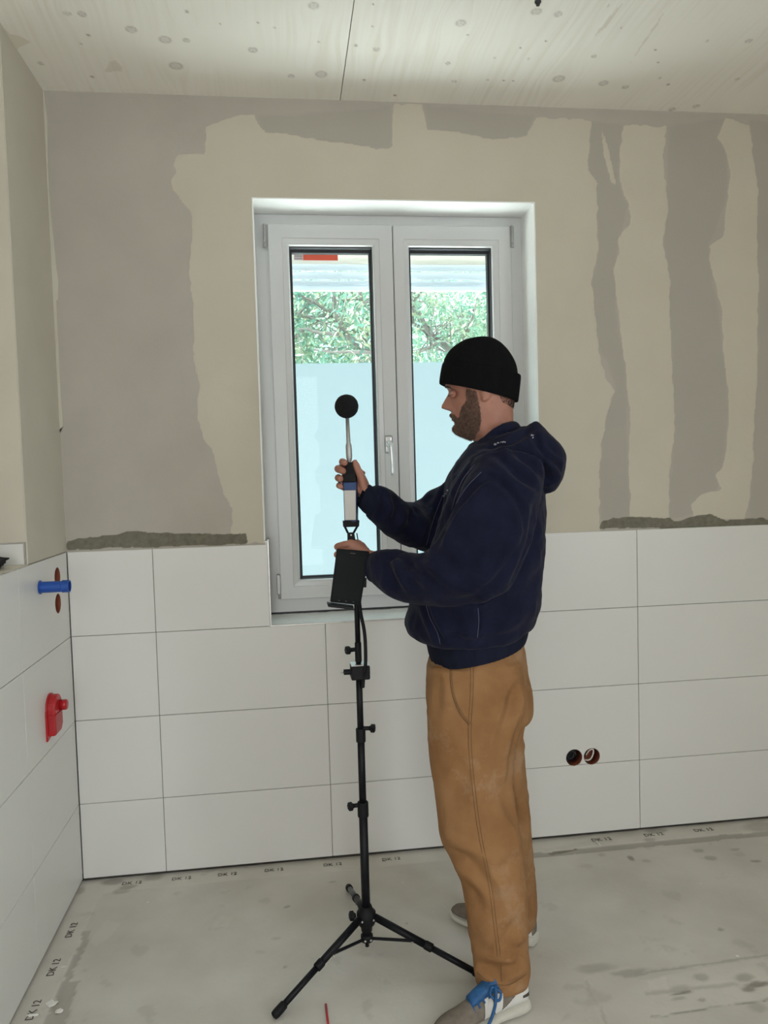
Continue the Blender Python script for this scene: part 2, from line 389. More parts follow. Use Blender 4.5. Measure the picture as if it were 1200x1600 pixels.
# ------------------------------------------------------------------ left wall (tiled pre-wall, niche above)
lw = empty('wall_left', (-.01, -.1, 0)); lw['kind'] = 'structure'
NY = -.385; LT = 1.1705
CREAM = mat('cream_filler', (.60, .565, .475), .85, .06, 4, .2, 30, col2=(.55, .515, .43))
CREAM2 = mat('beige_primed_board', (.57, .525, .44), .85, .04, 6, .15, 40)
bm = bmesh.new(); add_box(bm, (-.30, YB, -.25), (-.055, .0705, LT - .0035)); add_box(bm, (-.55, YB, -.25), (-.30, .0705, CZ + .1)); frombm('wall_core', bm, CREAM2, lw)
box('wall_pier', (-.30, NY, LT - .0035), (-.004, .0705, CZ + .02), CREAM, lw, .003)
box('pier_board', (-.299, NY - .002, LT + .06), (-.006, NY, CZ + .02), CREAM2, lw)
box('ledge_top', (-.30, YB, LT - .0035), (-.004, NY - .002, LT + .0005), PLAINPL, lw)
box('skirting_tile', (-.29, NY - .010, LT + .001), (-.010, NY - .001, LT + .064), TILE, lw, .0008)
box('skirting_trim', (-.29, NY - .0115, LT + .0645), (-.0065, NY - .001, LT + .0675), STEEL, lw)
box('skirting_trim', (-.0095, NY - .0115, LT + .001), (-.0065, NY - .001, LT + .0645), STEEL, lw)
LH = [((0, -.116, 1.097), .033), ((0, -.123, 1.010), .033), ((0, -.302, 1.090), .019)]
ycol = [-.0012, -.486, -1.086, -1.686, -2.286, -2.886, -3.486, -4.086, YB]
for r in range(4):
    for c in range(8):
        a0, b0 = ycol[c + 1], ycol[c]
        hs = [h for h in LH if a0 < h[0][1] < b0 and zrow[r] < h[0][2] < zrow[r + 1]]
        x0 = RNG.uniform(-.0003, .0002)
        link('tile', tile_mesh((-.009, a0 + J, zrow[r] + J), (x0, b0 - J, zrow[r + 1] - J), hs, 0), TILE, lw)
bed = tile_mesh((-.0105, YB, .002), (-.004, 0, LT - .006), LH, 0)
link('joint_bed', bed, GROUT, lw)
box('top_trim', (-.011, NY, LT - .0035), (-.002, 0, LT + .0005), MORTAR, lw)
box('top_trim', (-.011, YB, LT - .0035), (.0006, NY, LT - .0005), STEEL, lw)
# ragged joint tape where the plaster strip meets the back wall
tp = [(68,139),(74,190),(74.5,240),(76,290),(80,340),(84,380),(88,420),(91,440),(90.5,468),(88,470),(89,500),(92,560),(95,620),(98.5,662),(98,667),(86,678),(86.5,700),(87,720),(90,748),(91,780),(94,805),(97,835),(102,862)]
fr = [PY(u, v, .0075) for u, v in tp]; V = []; Fq = []
for i, p in enumerate(fr):
    zz = p[2]; V += [(-.006, .0062, zz), (p[0], .0062, zz), (-.006, .0102, zz), (p[0] + .001, .0102, zz)]
for i in range(len(fr) - 1):
    a = 4 * i; Fq += [(a, a + 1, a + 5, a + 4), (a + 1, a + 3, a + 7, a + 5)]
link('joint_tape', mesh('tape', V, Fq), CREAM, lw)
# torn tape end in the ceiling corner
tq = [(-12,40),(8,45),(15,53),(30,56),(38,60),(48,66),(30,74),(24,84),(-12,70)]
V = [PZ(u, v, CZ - .002) for u, v in tq] + [PZ(u, v, CZ + .001) for u, v in tq]; n = len(tq)
link('joint_tape', mesh('tape2', V, [tuple(range(n))] + [(i, (i + 1) % n, n + (i + 1) % n, n + i) for i in range(n)]), mat('pale_tape_end', (.80, .75, .64), .85), lw)
# small torn nail marks near the corner
bm = bmesh.new()
for u, v in ((92, 707), (94, 756), (97, 800), (98, 846)):
    p = PY(u, v, .006); add_box(bm, (p[0] - .002, .006, p[2] - .005), (p[0] + .0015, .0105, p[2] + .005), 0, Matrix.Rotation(.6, 4, 'Y'), p)
frombm('nail_mark', bm, MORTAR, lw)

# ------------------------------------------------------------------ right and rear wall (behind the viewer), with openings added for the fill lamps
rw = empty('wall_right', (XR, -2, 0)); rw['kind'] = 'structure'
bm = bmesh.new(); y0, y1, z0, z1 = -3.8, -2.8, .85, 2.25
add_box(bm, (XR, YB - .3, -.25), (XR + .3, y0, CZ + .1)); add_box(bm, (XR, y1, -.25), (XR + .3, .0705, CZ + .1))
add_box(bm, (XR, y0, -.25), (XR + .3, y1, z0)); add_box(bm, (XR, y0, z1), (XR + .3, y1, CZ + .1)); frombm('wall_surface', bm, CREAM2, rw)
rr = empty('wall_rear', (1.5, YB, 0)); rr['kind'] = 'structure'
bm = bmesh.new(); x0, x1, z0, z1 = -.22, 1.12, .45, 2.45
add_box(bm, (-.55, YB - .3, -.25), (x0, YB, CZ + .1)); add_box(bm, (x1, YB - .3, -.25), (XR, YB, CZ + .1))
add_box(bm, (x0, YB - .3, -.25), (x1, YB, z0)); add_box(bm, (x0, YB - .3, z1), (x1, YB, CZ + .1)); frombm('wall_surface', bm, CREAM2, rr)

# ------------------------------------------------------------------ ceiling: wide spruce boards
ce = empty('ceiling', (1, -1, CZ)); ce['kind'] = 'structure'
WOODK = []  # knots: (x, y, radius)
for (u, v, r) in [(205,46,8),(105,21,5),(128,22,6),(258,62,9),(291,63,5),(395,78,7),(138,55,3),(127,69,2),(144,120,3),(275,103,10),(455,119,5),(502,116,9),(490,9,8),(292,18,3),(344,38,2),(403,35,2),(429,44,2),(498,66,2),(556,71,3),(588,77,5),(582,42,2),(583,6,2),(569,125,3),(617,149,3),(64,99,4),(710,127,4),(700,99,4),(720,36,8),(838,18,8),(872,22,6),(873,123,9),(943,130,7),(977,136,5),(928,88,4),(971,43,2),(950,9,2),(1024,78,2),(1028,98,2),(1031,122,2),(1044,132,3),(1088,166,5),(1050,171,5),(1170,64,5),(773,90,2),(853,64,2),(813,75,2),(802,126,2),(762,125,1.5),(787,126,2),(826,92,2),(1152,124,3),(731,54,2),(1105,64,2)]:
    p = PZ(u, v, CZ); dist = np.linalg.norm(p - CAM_C); WOODK.append((p[0], p[1], r / CAM_F * dist * .85))
XSEAM = 1.0035
def wood_board(x0, x1, parent):
    xs = np.linspace(x0, x1, max(3, int((x1 - x0) / .0045))); ys = np.concatenate([np.linspace(YB, -1.05, 40), np.linspace(-1.04, .02, 150)])
    X_, Y_ = np.meshgrid(xs, ys); P = np.stack([X_.ravel(), Y_.ravel()], -1)
    wx = P[:, 0].copy(); kn = np.zeros(len(P)); ring = np.zeros(len(P)); off = .05 * vnoise(np.c_[P * [1.3, .5], np.zeros(len(P))], 1.) + .013 * vnoise(np.c_[P * [5, 1.5], np.ones(len(P))], 1.)
    for (kx, ky, kr) in WOODK:
        dx = P[:, 0] - kx; dy = (P[:, 1] - ky)
        if kr > .008: 
            e = np.exp(-(dx / (kr * 3.5)) ** 2 - (dy / (kr * 7)) ** 2); off += np.sign(dx) * 0 + dx * e * -.75 
        d = np.sqrt((dx / kr) ** 2 + (dy / (kr * 1.0)) ** 2)
        kn = np.maximum(kn, np.maximum(np.clip(1.25 - d, 0, 1) * (.28 + .72 * (kr < .007)), np.exp(-((d - .85) / .22) ** 2) * .5 * (kr >= .007)))
    wx = wx + off; V = np.c_[P, np.full(len(P), CZ)]; nx = len(xs); Fc = [(j * nx + i, (j + 1) * nx + i, (j + 1) * nx + i + 1, j * nx + i + 1) for j in range(len(ys) - 1) for i in range(nx - 1)]
    me = mesh('board', V, Fc); fattr(me, 'graincoord', wx); fattr(me, 'knot', kn)
    st = np.zeros(len(P))
    for poly in ([(164,112),(170,97),(180,94),(190,104),(192,112),(175,112)], [(925,60),(962,15),(975,3),(948,42)], [(985,98),(1002,70),(1040,15),(1028,38)]):
        pw = px_poly(poly, lambda u, v: PZ(u, v, CZ), (0, 1)); st = np.maximum(st, inpoly(P, pw) * .8)
    fattr(me, 'stain', st)
    o = link('ceiling_board', me, WOOD, parent, True)
    box('board_edge', (x0, YB, CZ + .0005), (x1, .02, CZ + .03), WOODE, o)
m, nt, b = new_mat('limed_spruce'); WOOD = m; b.inputs['Roughness'].default_value = .6; b.inputs['Specular IOR Level'].default_value = .25
at_ = nd(nt, 'ShaderNodeAttribute', attribute_name='graincoord'); tc = nd(nt, 'ShaderNodeTexCoord'); sp = nd(nt, 'ShaderNodeSeparateXYZ'); nt.links.new(tc.outputs['Object'], sp.inputs[0])
cx = nd(nt, 'ShaderNodeCombineXYZ'); nt.links.new(at_.outputs['Fac'], cx.inputs[0]); my = nd(nt, 'ShaderNodeMath', operation='MULTIPLY'); my.inputs[1].default_value = .03
nt.links.new(sp.outputs['Y'], my.inputs[0]); nt.links.new(my.outputs[0], cx.inputs[1])
ng = nd(nt, 'ShaderNodeTexNoise'); ng.inputs['Scale'].default_value = 60; ng.inputs['Detail'].default_value = 3; nt.links.new(cx.outputs[0], ng.inputs[0])
rg = nd(nt, 'ShaderNodeValToRGB'); rg.color_ramp.elements[0].color = (.85, .80, .71, 1); rg.color_ramp.elements[1].color = (.91, .88, .81, 1); rg.color_ramp.elements[0].position = .32; rg.color_ramp.elements[1].position = .56
nt.links.new(ng.outputs[0], rg.inputs[0])
nb = nd(nt, 'ShaderNodeTexNoise'); nb.inputs['Scale'].default_value = 2.2; nt.links.new(tc.outputs['Object'], nb.inputs[0])
rb = nd(nt, 'ShaderNodeValToRGB'); rb.color_ramp.elements[0].color = (0, 0, 0, 1); rb.color_ramp.elements[1].color = (1, 1, 1, 1); rb.color_ramp.elements[0].position = .4; rb.color_ramp.elements[1].position = .65; nt.links.new(nb.outputs[0], rb.inputs[0])
mx = nd(nt, 'ShaderNodeMix', data_type='RGBA'); nt.links.new(rb.outputs[0], mx.inputs[0]); nt.links.new(rg.outputs[0], mx.inputs[6]); mx.inputs[7].default_value = (.905, .87, .79, 1)
o1 = mix_attr(nt, mx.outputs[2], 'stain', (.60, .53, .42), .45); o1 = mix_attr(nt, o1, 'knot', (.16, .12, .085), .85); nt.links.new(o1, b.inputs['Base Color'])
WOODE = mat('spruce_edge', (.45, .38, .28), .8, .1, 10)
wood_board(-.30, XSEAM - .0012, ce); wood_board(XSEAM + .0012, XR + .02, ce)
box('ceiling_slab', (-.5, YB - .3, CZ + .03), (XR + .3, .5, CZ + .2), WOODE, ce)

# ------------------------------------------------------------------ floor: dusty screed
fl = empty('floor', (1.5, -1, FZ)); fl['kind'] = 'structure'
xs = np.concatenate([np.linspace(-.02, 2.75, 420), np.linspace(2.8, XR + .02, 6)]); ys = np.concatenate([np.linspace(YB, -1.15, 30), np.linspace(-1.14, .012, 190)])
X_, Y_ = np.meshgrid(xs, ys); P = np.stack([X_.ravel(), Y_.ravel()], -1); P3 = np.c_[P, np.zeros(len(P))]
Gd = lambda pts: px_poly(pts, lambda u, v: PZ(u, v, FZ), (0, 1))
Pq = P + np.stack([vnoise(P3, 30) * .006 + vnoise(P3, 90) * .003, vnoise(P3 + 7, 30) * .004 + vnoise(P3 + 3, 90) * .002], -1)
light = np.zeros(len(P)); dark = np.zeros(len(P)); ht = .0005 * vnoise(P3, 20) + .0012 * vnoise(P3, 5)
strip = ((Pq[:, 1] > -.082) & (P[:, 1] > -.2)) | ((Pq[:, 0] < .085) & (P[:, 1] < 0)); light += strip * .55; ht += strip * .0008
gap = (Pq[:, 1] < -.082) & (Pq[:, 1] > -.118) & (P[:, 0] > 1.35); dark += gap * .6; ht -= gap * .0025
gap = (Pq[:, 0] > .085) & (Pq[:, 0] < .105 + .03 * (P[:, 1] < -.55)) & (P[:, 1] < -.3); dark += gap * .45; ht -= gap * .002
for poly, a in (([(912,1525),(985,1508),(1040,1604),(940,1604)], .35), ([(1000,1532),(1090,1515),(1204,1493),(1204,1556),(1060,1582),(1022,1588)], .45),
                ([(1012,1532),(1040,1525),(1045,1545),(1015,1550)], .9), ([(140,1470),(165,1438),(190,1442),(170,1465),(150,1478)], .35), ([(330,1448),(345,1430),(365,1432),(355,1448)], .35),
                ([(1165,1292),(1195,1290),(1204,1304),(1180,1306)], .9)):
    light = np.maximum(light, inpoly(P, Gd(poly)) * a)
for u, v, du, dv, a in ((1065,1545,16,6,.5),(1066,1551,18,2.5,1),(1163,1527,16,6,.6),(1185,1537,25,4,1),(1168,1545,12,5,.9),(1095,1526,12,6,.5),(985,1518,30,5,.55),(930,1512,30,7,.45),(1060,1560,12,3,.5),(1098,1562,8,3,.6),(1182,1573,14,8,.45),(1123,1451,5,3,.7),(985,1341,4,5,.9),(1091,1328,9,3,.6),(1110,1340,9,4,.6),(1180,1345,8,2,.8),(1150,1327,8,2,.5),(200,1386,12,3,.7),(190,1392,12,4,.5),(175,1378,16,5,.7),(240,1370,14,5,.5),(125,1392,6,6,.5),(1190,1292,30,8,.5),(1010,1345,8,3,.4),(1015,1312,10,3,.5),(520,1378,5,1,.7),(448,1417,3,1.5,.8),(446,1509,3,1.5,.8),(635,1442,3,1.5,.7),(940,1335,6,3,.4),(433,1465,7,2,.35),(1025,1298,18,4,.6)):
    c = PZ(u, v, FZ)[:2]; ex = abs(PZ(u + du, v, FZ)[0] - c[0]) ; ey = abs(PZ(u, v + dv, FZ)[1] - c[1])
    d = np.sqrt(((Pq[:, 0] - c[0]) / ex) ** 2 + ((Pq[:, 1] - c[1]) / ey) ** 2); k = np.clip(1.3 - d, 0, 1); dark = np.maximum(dark, np.minimum(1, k * 1.8) * a); ht -= k * .001
for a_, b_, wd, s in (((1020,1590),(1204,1561),.0022,.9),((975,1525),(1204,1491),.0035,.5),((915,1532),(950,1600),.003,.35),((1010,1551),(1150,1537),.006,.35),((990,1300),(860,1330),.02,.15)):
    d, t = segdist(Pq, PZ(*a_, FZ)[:2], PZ(*b_, FZ)[:2]); k = np.clip(1.6 - d / wd, 0, 1); dark = np.maximum(dark, np.minimum(1, k) * s); ht -= k * .001
dark = np.maximum(dark, np.clip(fbm(P3, 14, 4) * 1.1 - .85, 0, .22))
V = np.c_[P, FZ + ht - .0006]; nx = len(xs); Fc = [(j * nx + i, j * nx + i + 1, (j + 1) * nx + i + 1, (j + 1) * nx + i) for j in range(len(ys) - 1) for i in range(nx - 1)]
me = mesh('screed', V, Fc); fattr(me, 'light', light); fattr(me, 'dark', dark)
m, nt, b = new_mat('dusty_screed'); b.inputs['Roughness'].default_value = .55; b.inputs['Specular IOR Level'].default_value = .4
o1 = ramp2(nt, 4, (.50, .475, .42), (.585, .56, .505), detail=10, p=(.35, .65)); o1 = mix_attr(nt, o1, 'light', ramp2(nt, 12, (.58, .555, .49), (.66, .63, .57))); o1 = mix_attr(nt, o1, 'dark', (.19, .17, .135), .8)
nt.links.new(o1, b.inputs['Base Color'])
tc = nd(nt, 'ShaderNodeTexCoord'); n2 = nd(nt, 'ShaderNodeTexNoise'); n2.inputs['Scale'].default_value = 60; n2.inputs['Detail'].default_value = 8; nt.links.new(tc.outputs['Object'], n2.inputs[0])
bp = nd(nt, 'ShaderNodeBump'); bp.inputs['Strength'].default_value = .35; bp.inputs['Distance'].default_value = .002; nt.links.new(n2.outputs[0], bp.inputs['Height']); nt.links.new(bp.outputs[0], b.inputs['Normal'])
link('screed', me, m, fl, True)
box('floor_slab', (-.5, YB - .3, -.25), (XR + .3, .3, FZ - .004), MORTAR, fl)
INK = mat('faded_black_print', (.10, .09, .075), .9)
for u in (205, 283, 355, 428, 520, 612):
    x = PY(u, 1360, -.04)[0]; text_obj('printed_mark', 'DK 12', .026, INK, fl, (x - .035, -.046, FZ + .0016), (1, 0, 0), (0, 1, 0))
for u in (938, 1020, 1098):
    x = PY(u, 1300, -.04)[0]; text_obj('printed_mark', 'DK 12', .03, INK, fl, (x - .035, -.046, FZ + .0016), (1, 0, 0), (0, 1, 0))
for y in (-.335, -.52, -.70):
    text_obj('printed_mark', 'DK 12', .03, INK, fl, (.05, y, FZ + .0016), (0, 1, 0), (-1, 0, 0))
# ------------------------------------------------------------------ window
win = empty('window_1', (1.196, .2, WZ0)); win['kind'] = 'structure'
def ring_sweep(name, x0, x1, z0, z1, prof, mat_, parent, fl=1., fr=1., ft=1., fb=1., close=True):
    V = []; F = []; n = len(prof)
    for (sx_, sz_) in ((0, 0), (1, 0), (1, 1), (0, 1)):
        for ins, y in prof:
            x = x0 + ins * fl if sx_ == 0 else x1 - ins * fr; z = z0 + ins * fb if sz_ == 0 else z1 - ins * ft; V.append((x, y, z))
    for c in range(4):
        d = (c + 1) % 4
        for i in range(n if close else n - 1):
            k = (i + 1) % n; F.append((c * n + i, d * n + i, d * n + k, c * n + k))
    bm = bmesh.new(); me = mesh('r', V, F); bm.from_mesh(me); return frombm(name, bm, mat_, parent)
ring_sweep('frame', WX0 - .002, WX1 + .002, WZ0 + .018, WZ1 - .002, [(0, .168), (.072, .168), (.075, .171), (.075, .245), (0, .245)], PVC, win, fb=.75)
box('frame_shadow_gap', (WX0, .172, WZ0 + .004), (WX1, .24, WZ0 + .0185), GASKET, win)
sprof = [(0, .176), (0, .153), (.003, .1505), (.050, .1505), (.0525, .1535), (.068, .1555), (.0735, .158), (.077, .166), (.077, .235), (.0, .235)]
GLASSZ = .192
m, nt, b = new_mat('clear_glass'); GLASS = m
out = nt.nodes['Material Output']; tr = nd(nt, 'ShaderNodeBsdfTransparent'); gl = nd(nt, 'ShaderNodeBsdfGlossy'); gl.inputs['Roughness'].default_value = .02
tr.inputs[0].default_value = (.93, .97, .95, 1); mxs = nd(nt, 'ShaderNodeMixShader'); mxs.inputs[0].default_value = .008
nt.links.new(tr.outputs[0], mxs.inputs[1]); nt.links.new(gl.outputs[0], mxs.inputs[2]); nt.links.new(mxs.outputs[0], out.inputs[0])
m, nt, b = new_mat('frosted_film_emissive'); FROST = m      # privacy film; added emission stands in for daylight behind it
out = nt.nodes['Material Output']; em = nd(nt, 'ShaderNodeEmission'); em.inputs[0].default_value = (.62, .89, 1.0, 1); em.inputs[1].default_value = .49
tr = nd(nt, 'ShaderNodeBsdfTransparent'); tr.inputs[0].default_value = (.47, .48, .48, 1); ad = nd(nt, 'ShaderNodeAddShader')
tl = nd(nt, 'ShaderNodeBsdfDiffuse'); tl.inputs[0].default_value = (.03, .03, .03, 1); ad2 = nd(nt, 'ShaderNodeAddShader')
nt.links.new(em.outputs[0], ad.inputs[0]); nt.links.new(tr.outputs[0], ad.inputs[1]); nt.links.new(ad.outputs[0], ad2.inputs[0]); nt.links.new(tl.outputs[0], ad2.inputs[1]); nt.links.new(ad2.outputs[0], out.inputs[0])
def sash(x0, x1, fl):
    z0, z1 = .941, 2.352
    s = ring_sweep('sash', x0, x1, z0, z1, sprof, PVC, win, fl=fl, fb=.95, ft=1.03)
    gx0, gx1, gz0, gz1 = x0 + .077 * fl, x1 - .077, z0 + .073, z1 - .079
    ring_sweep('glazing_gasket', gx0 - .001, gx1 + .001, gz0 - .001, gz1 + .001, [(0, .166), (.0035, .167), (.0045, .190), (.011, .1905), (.011, .215), (0, .215)], GASKET, s, ft=1.6)
    box('clear_pane', (gx0, GLASSZ, gz0), (gx1, GLASSZ + .006, gz1), GLASS, s)
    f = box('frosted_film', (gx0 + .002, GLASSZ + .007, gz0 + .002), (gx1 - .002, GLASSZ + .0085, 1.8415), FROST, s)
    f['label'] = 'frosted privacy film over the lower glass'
    return s
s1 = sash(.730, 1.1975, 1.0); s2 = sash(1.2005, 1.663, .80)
box('sash_shadow_gap', (1.1972, .156, .945), (1.2008, .22, 2.348), GASKET, win)
def hinge(x, z0, z1, cover=False):
    bm = bmesh.new()
    if cover:
        add_box(bm, (x - .006, .146, z0 + .018), (x + .008, .160, z1), .002); add_tube(bm, [(x + .003, .147, z0), (x + .003, .147, z0 + .02)], .0045, 10)
    else:
        zs_ = [z0, z0 + .014, z0 + .016, z0 + .066, z0 + .068, z1]
        add_tube(bm, [(x, .146, z0), (x, .146, z0 + .016)], .0042, 12); add_tube(bm, [(x, .146, z0 + .018), (x, .146, z1 - .012)], .0048, 12); add_tube(bm, [(x, .146, z1 - .011), (x, .146, z1)], .0040, 12)
        add_box(bm, (x - .0085, .149, z0 + .002), (x + .0085, .1535, z1 - .002))
    frombm('hinge', bm, NICKEL, win, False)
hinge(.718, 2.262, 2.349); hinge(1.6655, 2.270, 2.354); hinge(.7235, .945, 1.038, True)
# handle
HANDLEM = mat('polished_handle_metal', (.66, .66, .65), .28, .05, 30, metal=.7)
hd = lathe('handle', [(0, .012), (.002, .0135), (.012, .0125), (.014, .010)], (1.161, .1505, 1.524), (0, -1, 0), HANDLEM, s1, 20)
bm = bmesh.new(); add_box(bm, (1.146, .1415, 1.488), (1.176, .1508, 1.556), .008, seg=3); frombm('rosette', bm, HANDLEM, s1, False)
V, Fq = tube_data(catmull([(1.161, .142, 1.528), (1.161, .118, 1.528), (1.1625, .104, 1.520), (1.164, .101, 1.500), (1.1655, .101, 1.45), (1.166, .102, 1.404)], 26), [.009] * 9 + [.0095] * 12 + [.0085] * 5, 14)
me = mesh('h', V, Fq); a = coords(me); link('handle_lever', me, HANDLEM, s1, True)

# ------------------------------------------------------------------ outside: shutter, trees, ground
SHUT = mat('white_shutter_plastic', (.80, .82, .84), .5, .02, 3)
def translucent(name, col, fac=.5, glow=0, var=.0, attr=None, c2=None, c3=None):
    m, nt, b = new_mat(name); out = nt.nodes['Material Output']; t = nd(nt, 'ShaderNodeBsdfTranslucent'); mx = nd(nt, 'ShaderNodeMixShader'); mx.inputs[0].default_value = fac
    b.inputs['Base Color'].default_value = (*col, 1); b.inputs['Roughness'].default_value = .5; t.inputs[0].default_value = (*col, 1)
    if attr:
        a = nd(nt, 'ShaderNodeAttribute', attribute_name=attr); r = nd(nt, 'ShaderNodeValToRGB'); r.color_ramp.elements[0].color = (*col, 1); r.color_ramp.elements[1].color = (*c3, 1); e = r.color_ramp.elements.new(.5); e.color = (*c2, 1)
        nt.links.new(a.outputs['Fac'], r.inputs[0]); nt.links.new(r.outputs[0], b.inputs['Base Color']); nt.links.new(r.outputs[0], t.inputs[0])
    nt.links.new(b.outputs[0], mx.inputs[1]); nt.links.new(t.outputs[0], mx.inputs[2]); nt.links.new(mx.outputs[0], out.inputs[0]); return m
SHT = translucent('translucent_white_shutter', (.72, .76, .80), .6)
SHT2 = translucent('translucent_white_panel', (.93, .93, .93), .8); SHT3 = translucent('translucent_beige_foam', (.92, .88, .82), .8)
sh = empty('roller_shutter', (1.196, .31, 2.14)); tag(sh, 'white roller shutter pulled up behind the top of both window panes', 'shutter')
def slat(z0, z1, name='shutter_slat', mat_=None, y=.305):
    V = []; F = []; n = 7
    for i in range(n):
        t = i / (n - 1); yy = y - .006 * math.sin(PI * t); V += [(WX0 + .03, yy, z0 + (z1 - z0) * t), (WX1 - .03, yy, z0 + (z1 - z0) * t)]
    V2 = [(x, yy + .004, z) for x, yy, z in V]; V += V2
    for i in range(n - 1):
        a = 2 * i; F.append((a, a + 1, a + 3, a + 2)); b_ = a + 2 * n; F.append((b_, b_ + 2, b_ + 3, b_ + 1))
    F.append((0, 2 * n, 2 * n + 1, 1)); F.append((2 * n - 2, 2 * n - 1, 4 * n - 1, 4 * n - 2))
    return link(name, mesh('s', V, F), mat_ or SHT, sh, True)
box('end_bar', (WX0 + .03, .298, 2.140), (WX1 - .03, .314, 2.158), SHT, sh, .002)
zz = 2.160
for h in (.026, .034, .034): slat(zz, zz + h - .004); zz += h
slat(zz, zz + .020)
pn = box('box_panel', (WX0 + .02, .285, 2.286), (WX1 - .02, .287, 2.40), SHT2, sh); 
pn2 = box('box_panel', (WX0 + .02, .280, 2.240), (WX1 - .02, .283, 2.284), SHT3, sh)
RED = mat('orange_red_label', (.85, .10, .05), .5); PRINT = mat('grey_print', (.30, .28, .30), .8)
lb = box('sticker', (.862, .2788, 2.253), (.998, .2798, 2.276), RED, sh); box('sticker', (.826, .2788, 2.253), (.8615, .2798, 2.276), mat('pink_label_end', (.75, .55, .57), .6), sh)
for i in range(7):
    for j in range(2): box('print_mark', (.829 + i * .0045, .2783, 2.256 + j * .010), (.8318 + i * .0045, .2787, 2.262 + j * .010), PRINT, sh)
for x, w_ in ((.86, .004), (.88, .003), (.895, .004), (.95, .003), (1.00, .006), (1.02, .006), (1.045, .009), (1.065, .005), (1.08, .006), (1.32, .004), (1.34, .006), (1.37, .009), (1.39, .006), (1.42, .008), (1.45, .006)):
    box('print_mark', (x, .2843, 2.305), (x + w_, .2848, 2.312), PRINT, sh)
for x in (WX0 - .002, WX1 - .03): box('guide_rail', (x, .27, WZ0), (x + .032, .33, 2.44), SHUT, sh, .002)
gr = box('ground_outside', (-8, YO, -.5), (12, 14, -.12), mat('pale_gravel', (.80, .80, .78), .9, .02, 6), None); tag(gr, kind='structure')
gw = box('wall_backdrop', (-5, 3.2, -.12), (8, 3.4, 2.27), mat('backdrop_wall_grey', (.17, .17, .17), .9, .02, 3), None); tag(gw, kind='structure')  # added wall, hides the bright ground so the frosted film looks even
LEAF = translucent('leaves_in_daylight', (.12, .27, .22), .5, attr='tone', c2=(.20, .34, .25), c3=(.40, .42, .28))
BARK = mat('pale_bark', (.24, .22, .21), .9, .15, 20, .5, 40)
def tree(label, base, YT, branches, nleaf, vol, seed, tone=(0, 1)):
    rg_ = np.random.default_rng(seed); t = empty('tree', base); tag(t, label, 'tree', 'trees behind the window')
    bm = bmesh.new(); segs_ = []
    trunk_top = branches[0][0]
    P0 = [Vector(base), Vector(base).lerp(Vector(trunk_top), .5) + Vector((.1, .05, 0)), Vector(trunk_top)]
    add_tube(bm, P0, [.09, .07, .05], 8)
    for br in branches:
        pts = catmull(br, max(8, 3 * len(br))); r0 = .05 if br is branches[0] else .022
        rr_ = np.linspace(r0, r0 * .4, len(pts)); add_tube(bm, pts, list(rr_), 7); segs_.append(pts)
    for k in range(60):
        pts = segs_[k % len(segs_)]; p = pts[rg_.integers(0, len(pts))]; d = rg_.normal(0, 1, 3); d[1] *= .5; d /= np.linalg.norm(d)
        q = [p, p + d * .25 + np.array([0, 0, .03]), p + d * .55 + rg_.normal(0, .06, 3)]; add_tube(bm, q, [.008, .006, .003], 5)
    frombm('branches', bm, BARK, t, True)
    (x0, x1), (y0, y1), (z0, z1) = vol
    nC = 150; cl = np.stack([rg_.uniform(x0, x1, nC), rg_.uniform(y0, y1, nC), rg_.uniform(z0, z1, nC)], -1); ctone = rg_.uniform(0, 1, nC)
    ci = rg_.integers(0, nC, nleaf); C0 = cl[ci] + rg_.normal(0, .2, (nleaf, 3)); sz = rg_.uniform(.02, .05, nleaf)
    a = rg_.normal(0, 1, (nleaf, 3)); a /= np.linalg.norm(a, axis=1)[:, None]; b_ = np.cross(a, rg_.normal(0, 1, (nleaf, 3))); b_ /= np.linalg.norm(b_, axis=1)[:, None]
    V = np.stack([C0 - a * sz[:, None], C0 - b_ * sz[:, None] * .35, C0 + a * sz[:, None], C0 + b_ * sz[:, None] * .35], 1).reshape(-1, 3)
    me = mesh('leaves', V, [(4 * i, 4 * i + 1, 4 * i + 2, 4 * i + 3) for i in range(nleaf)])
    fattr(me, 'tone', np.repeat(np.clip(tone[0] + (tone[1] - tone[0]) * ctone[ci] + rg_.normal(0, .12, nleaf), 0, 1), 4))
    o = link('foliage', me, LEAF, t); o['kind'] = 'stuff'
YT = 5.0
def bp_(pts, y=YT, dy=0): return [PY(u, v, y + dy * i) for i, (u, v) in enumerate(pts)]
tree('leafy tree with a thick forked branch seen through the left window pane', tuple(np.array([2.35, 5.3, -.12])), YT,
     [bp_([(612,552),(581,547),(567,544),(554,534),(542,524),(530,504),(521,488)]), bp_([(521,488),(521,470),(522,450),(520,420)]), bp_([(521,488),(505,482),(490,471),(473,465),(455,458)]), bp_([(490,471),(478,478),(462,495),(440,502)], dy=.03),
      bp_([(600,470),(575,468),(550,468),(520,471)], 5.2), bp_([(521,494),(495,494),(460,498)], 5.1), bp_([(530,522),(500,520),(475,514),(450,520)], 4.9), bp_([(590,552),(560,550),(520,550),(490,546)], 4.8), bp_([(600,540),(580,536),(562,525)], 5.1), bp_([(560,452),(572,478),(590,492),(600,500)], 5.15)],
     34000, ((-.2, 2.05), (4.7, 7), (2.0, 4.0)), 3)
tree('paler yellow-green tree seen through the right window pane', tuple(np.array([3.2, 5.9, -.12])), YT,
     [bp_([(740,590),(715,560),(702,546),(686,534),(666,514),(655,490),(646,470)], 5.4), bp_([(666,514),(650,508),(636,500)], 5.4), bp_([(686,534),(668,545),(650,552)], 5.3), bp_([(720,560),(730,520),(742,480),(748,440)], 5.4), bp_([(640,480),(655,460),(670,440)], 5.5)],
     34000, ((2.1, 4.6), (5.0, 7.4), (2.0, 4.3)), 5, (.1, .9))
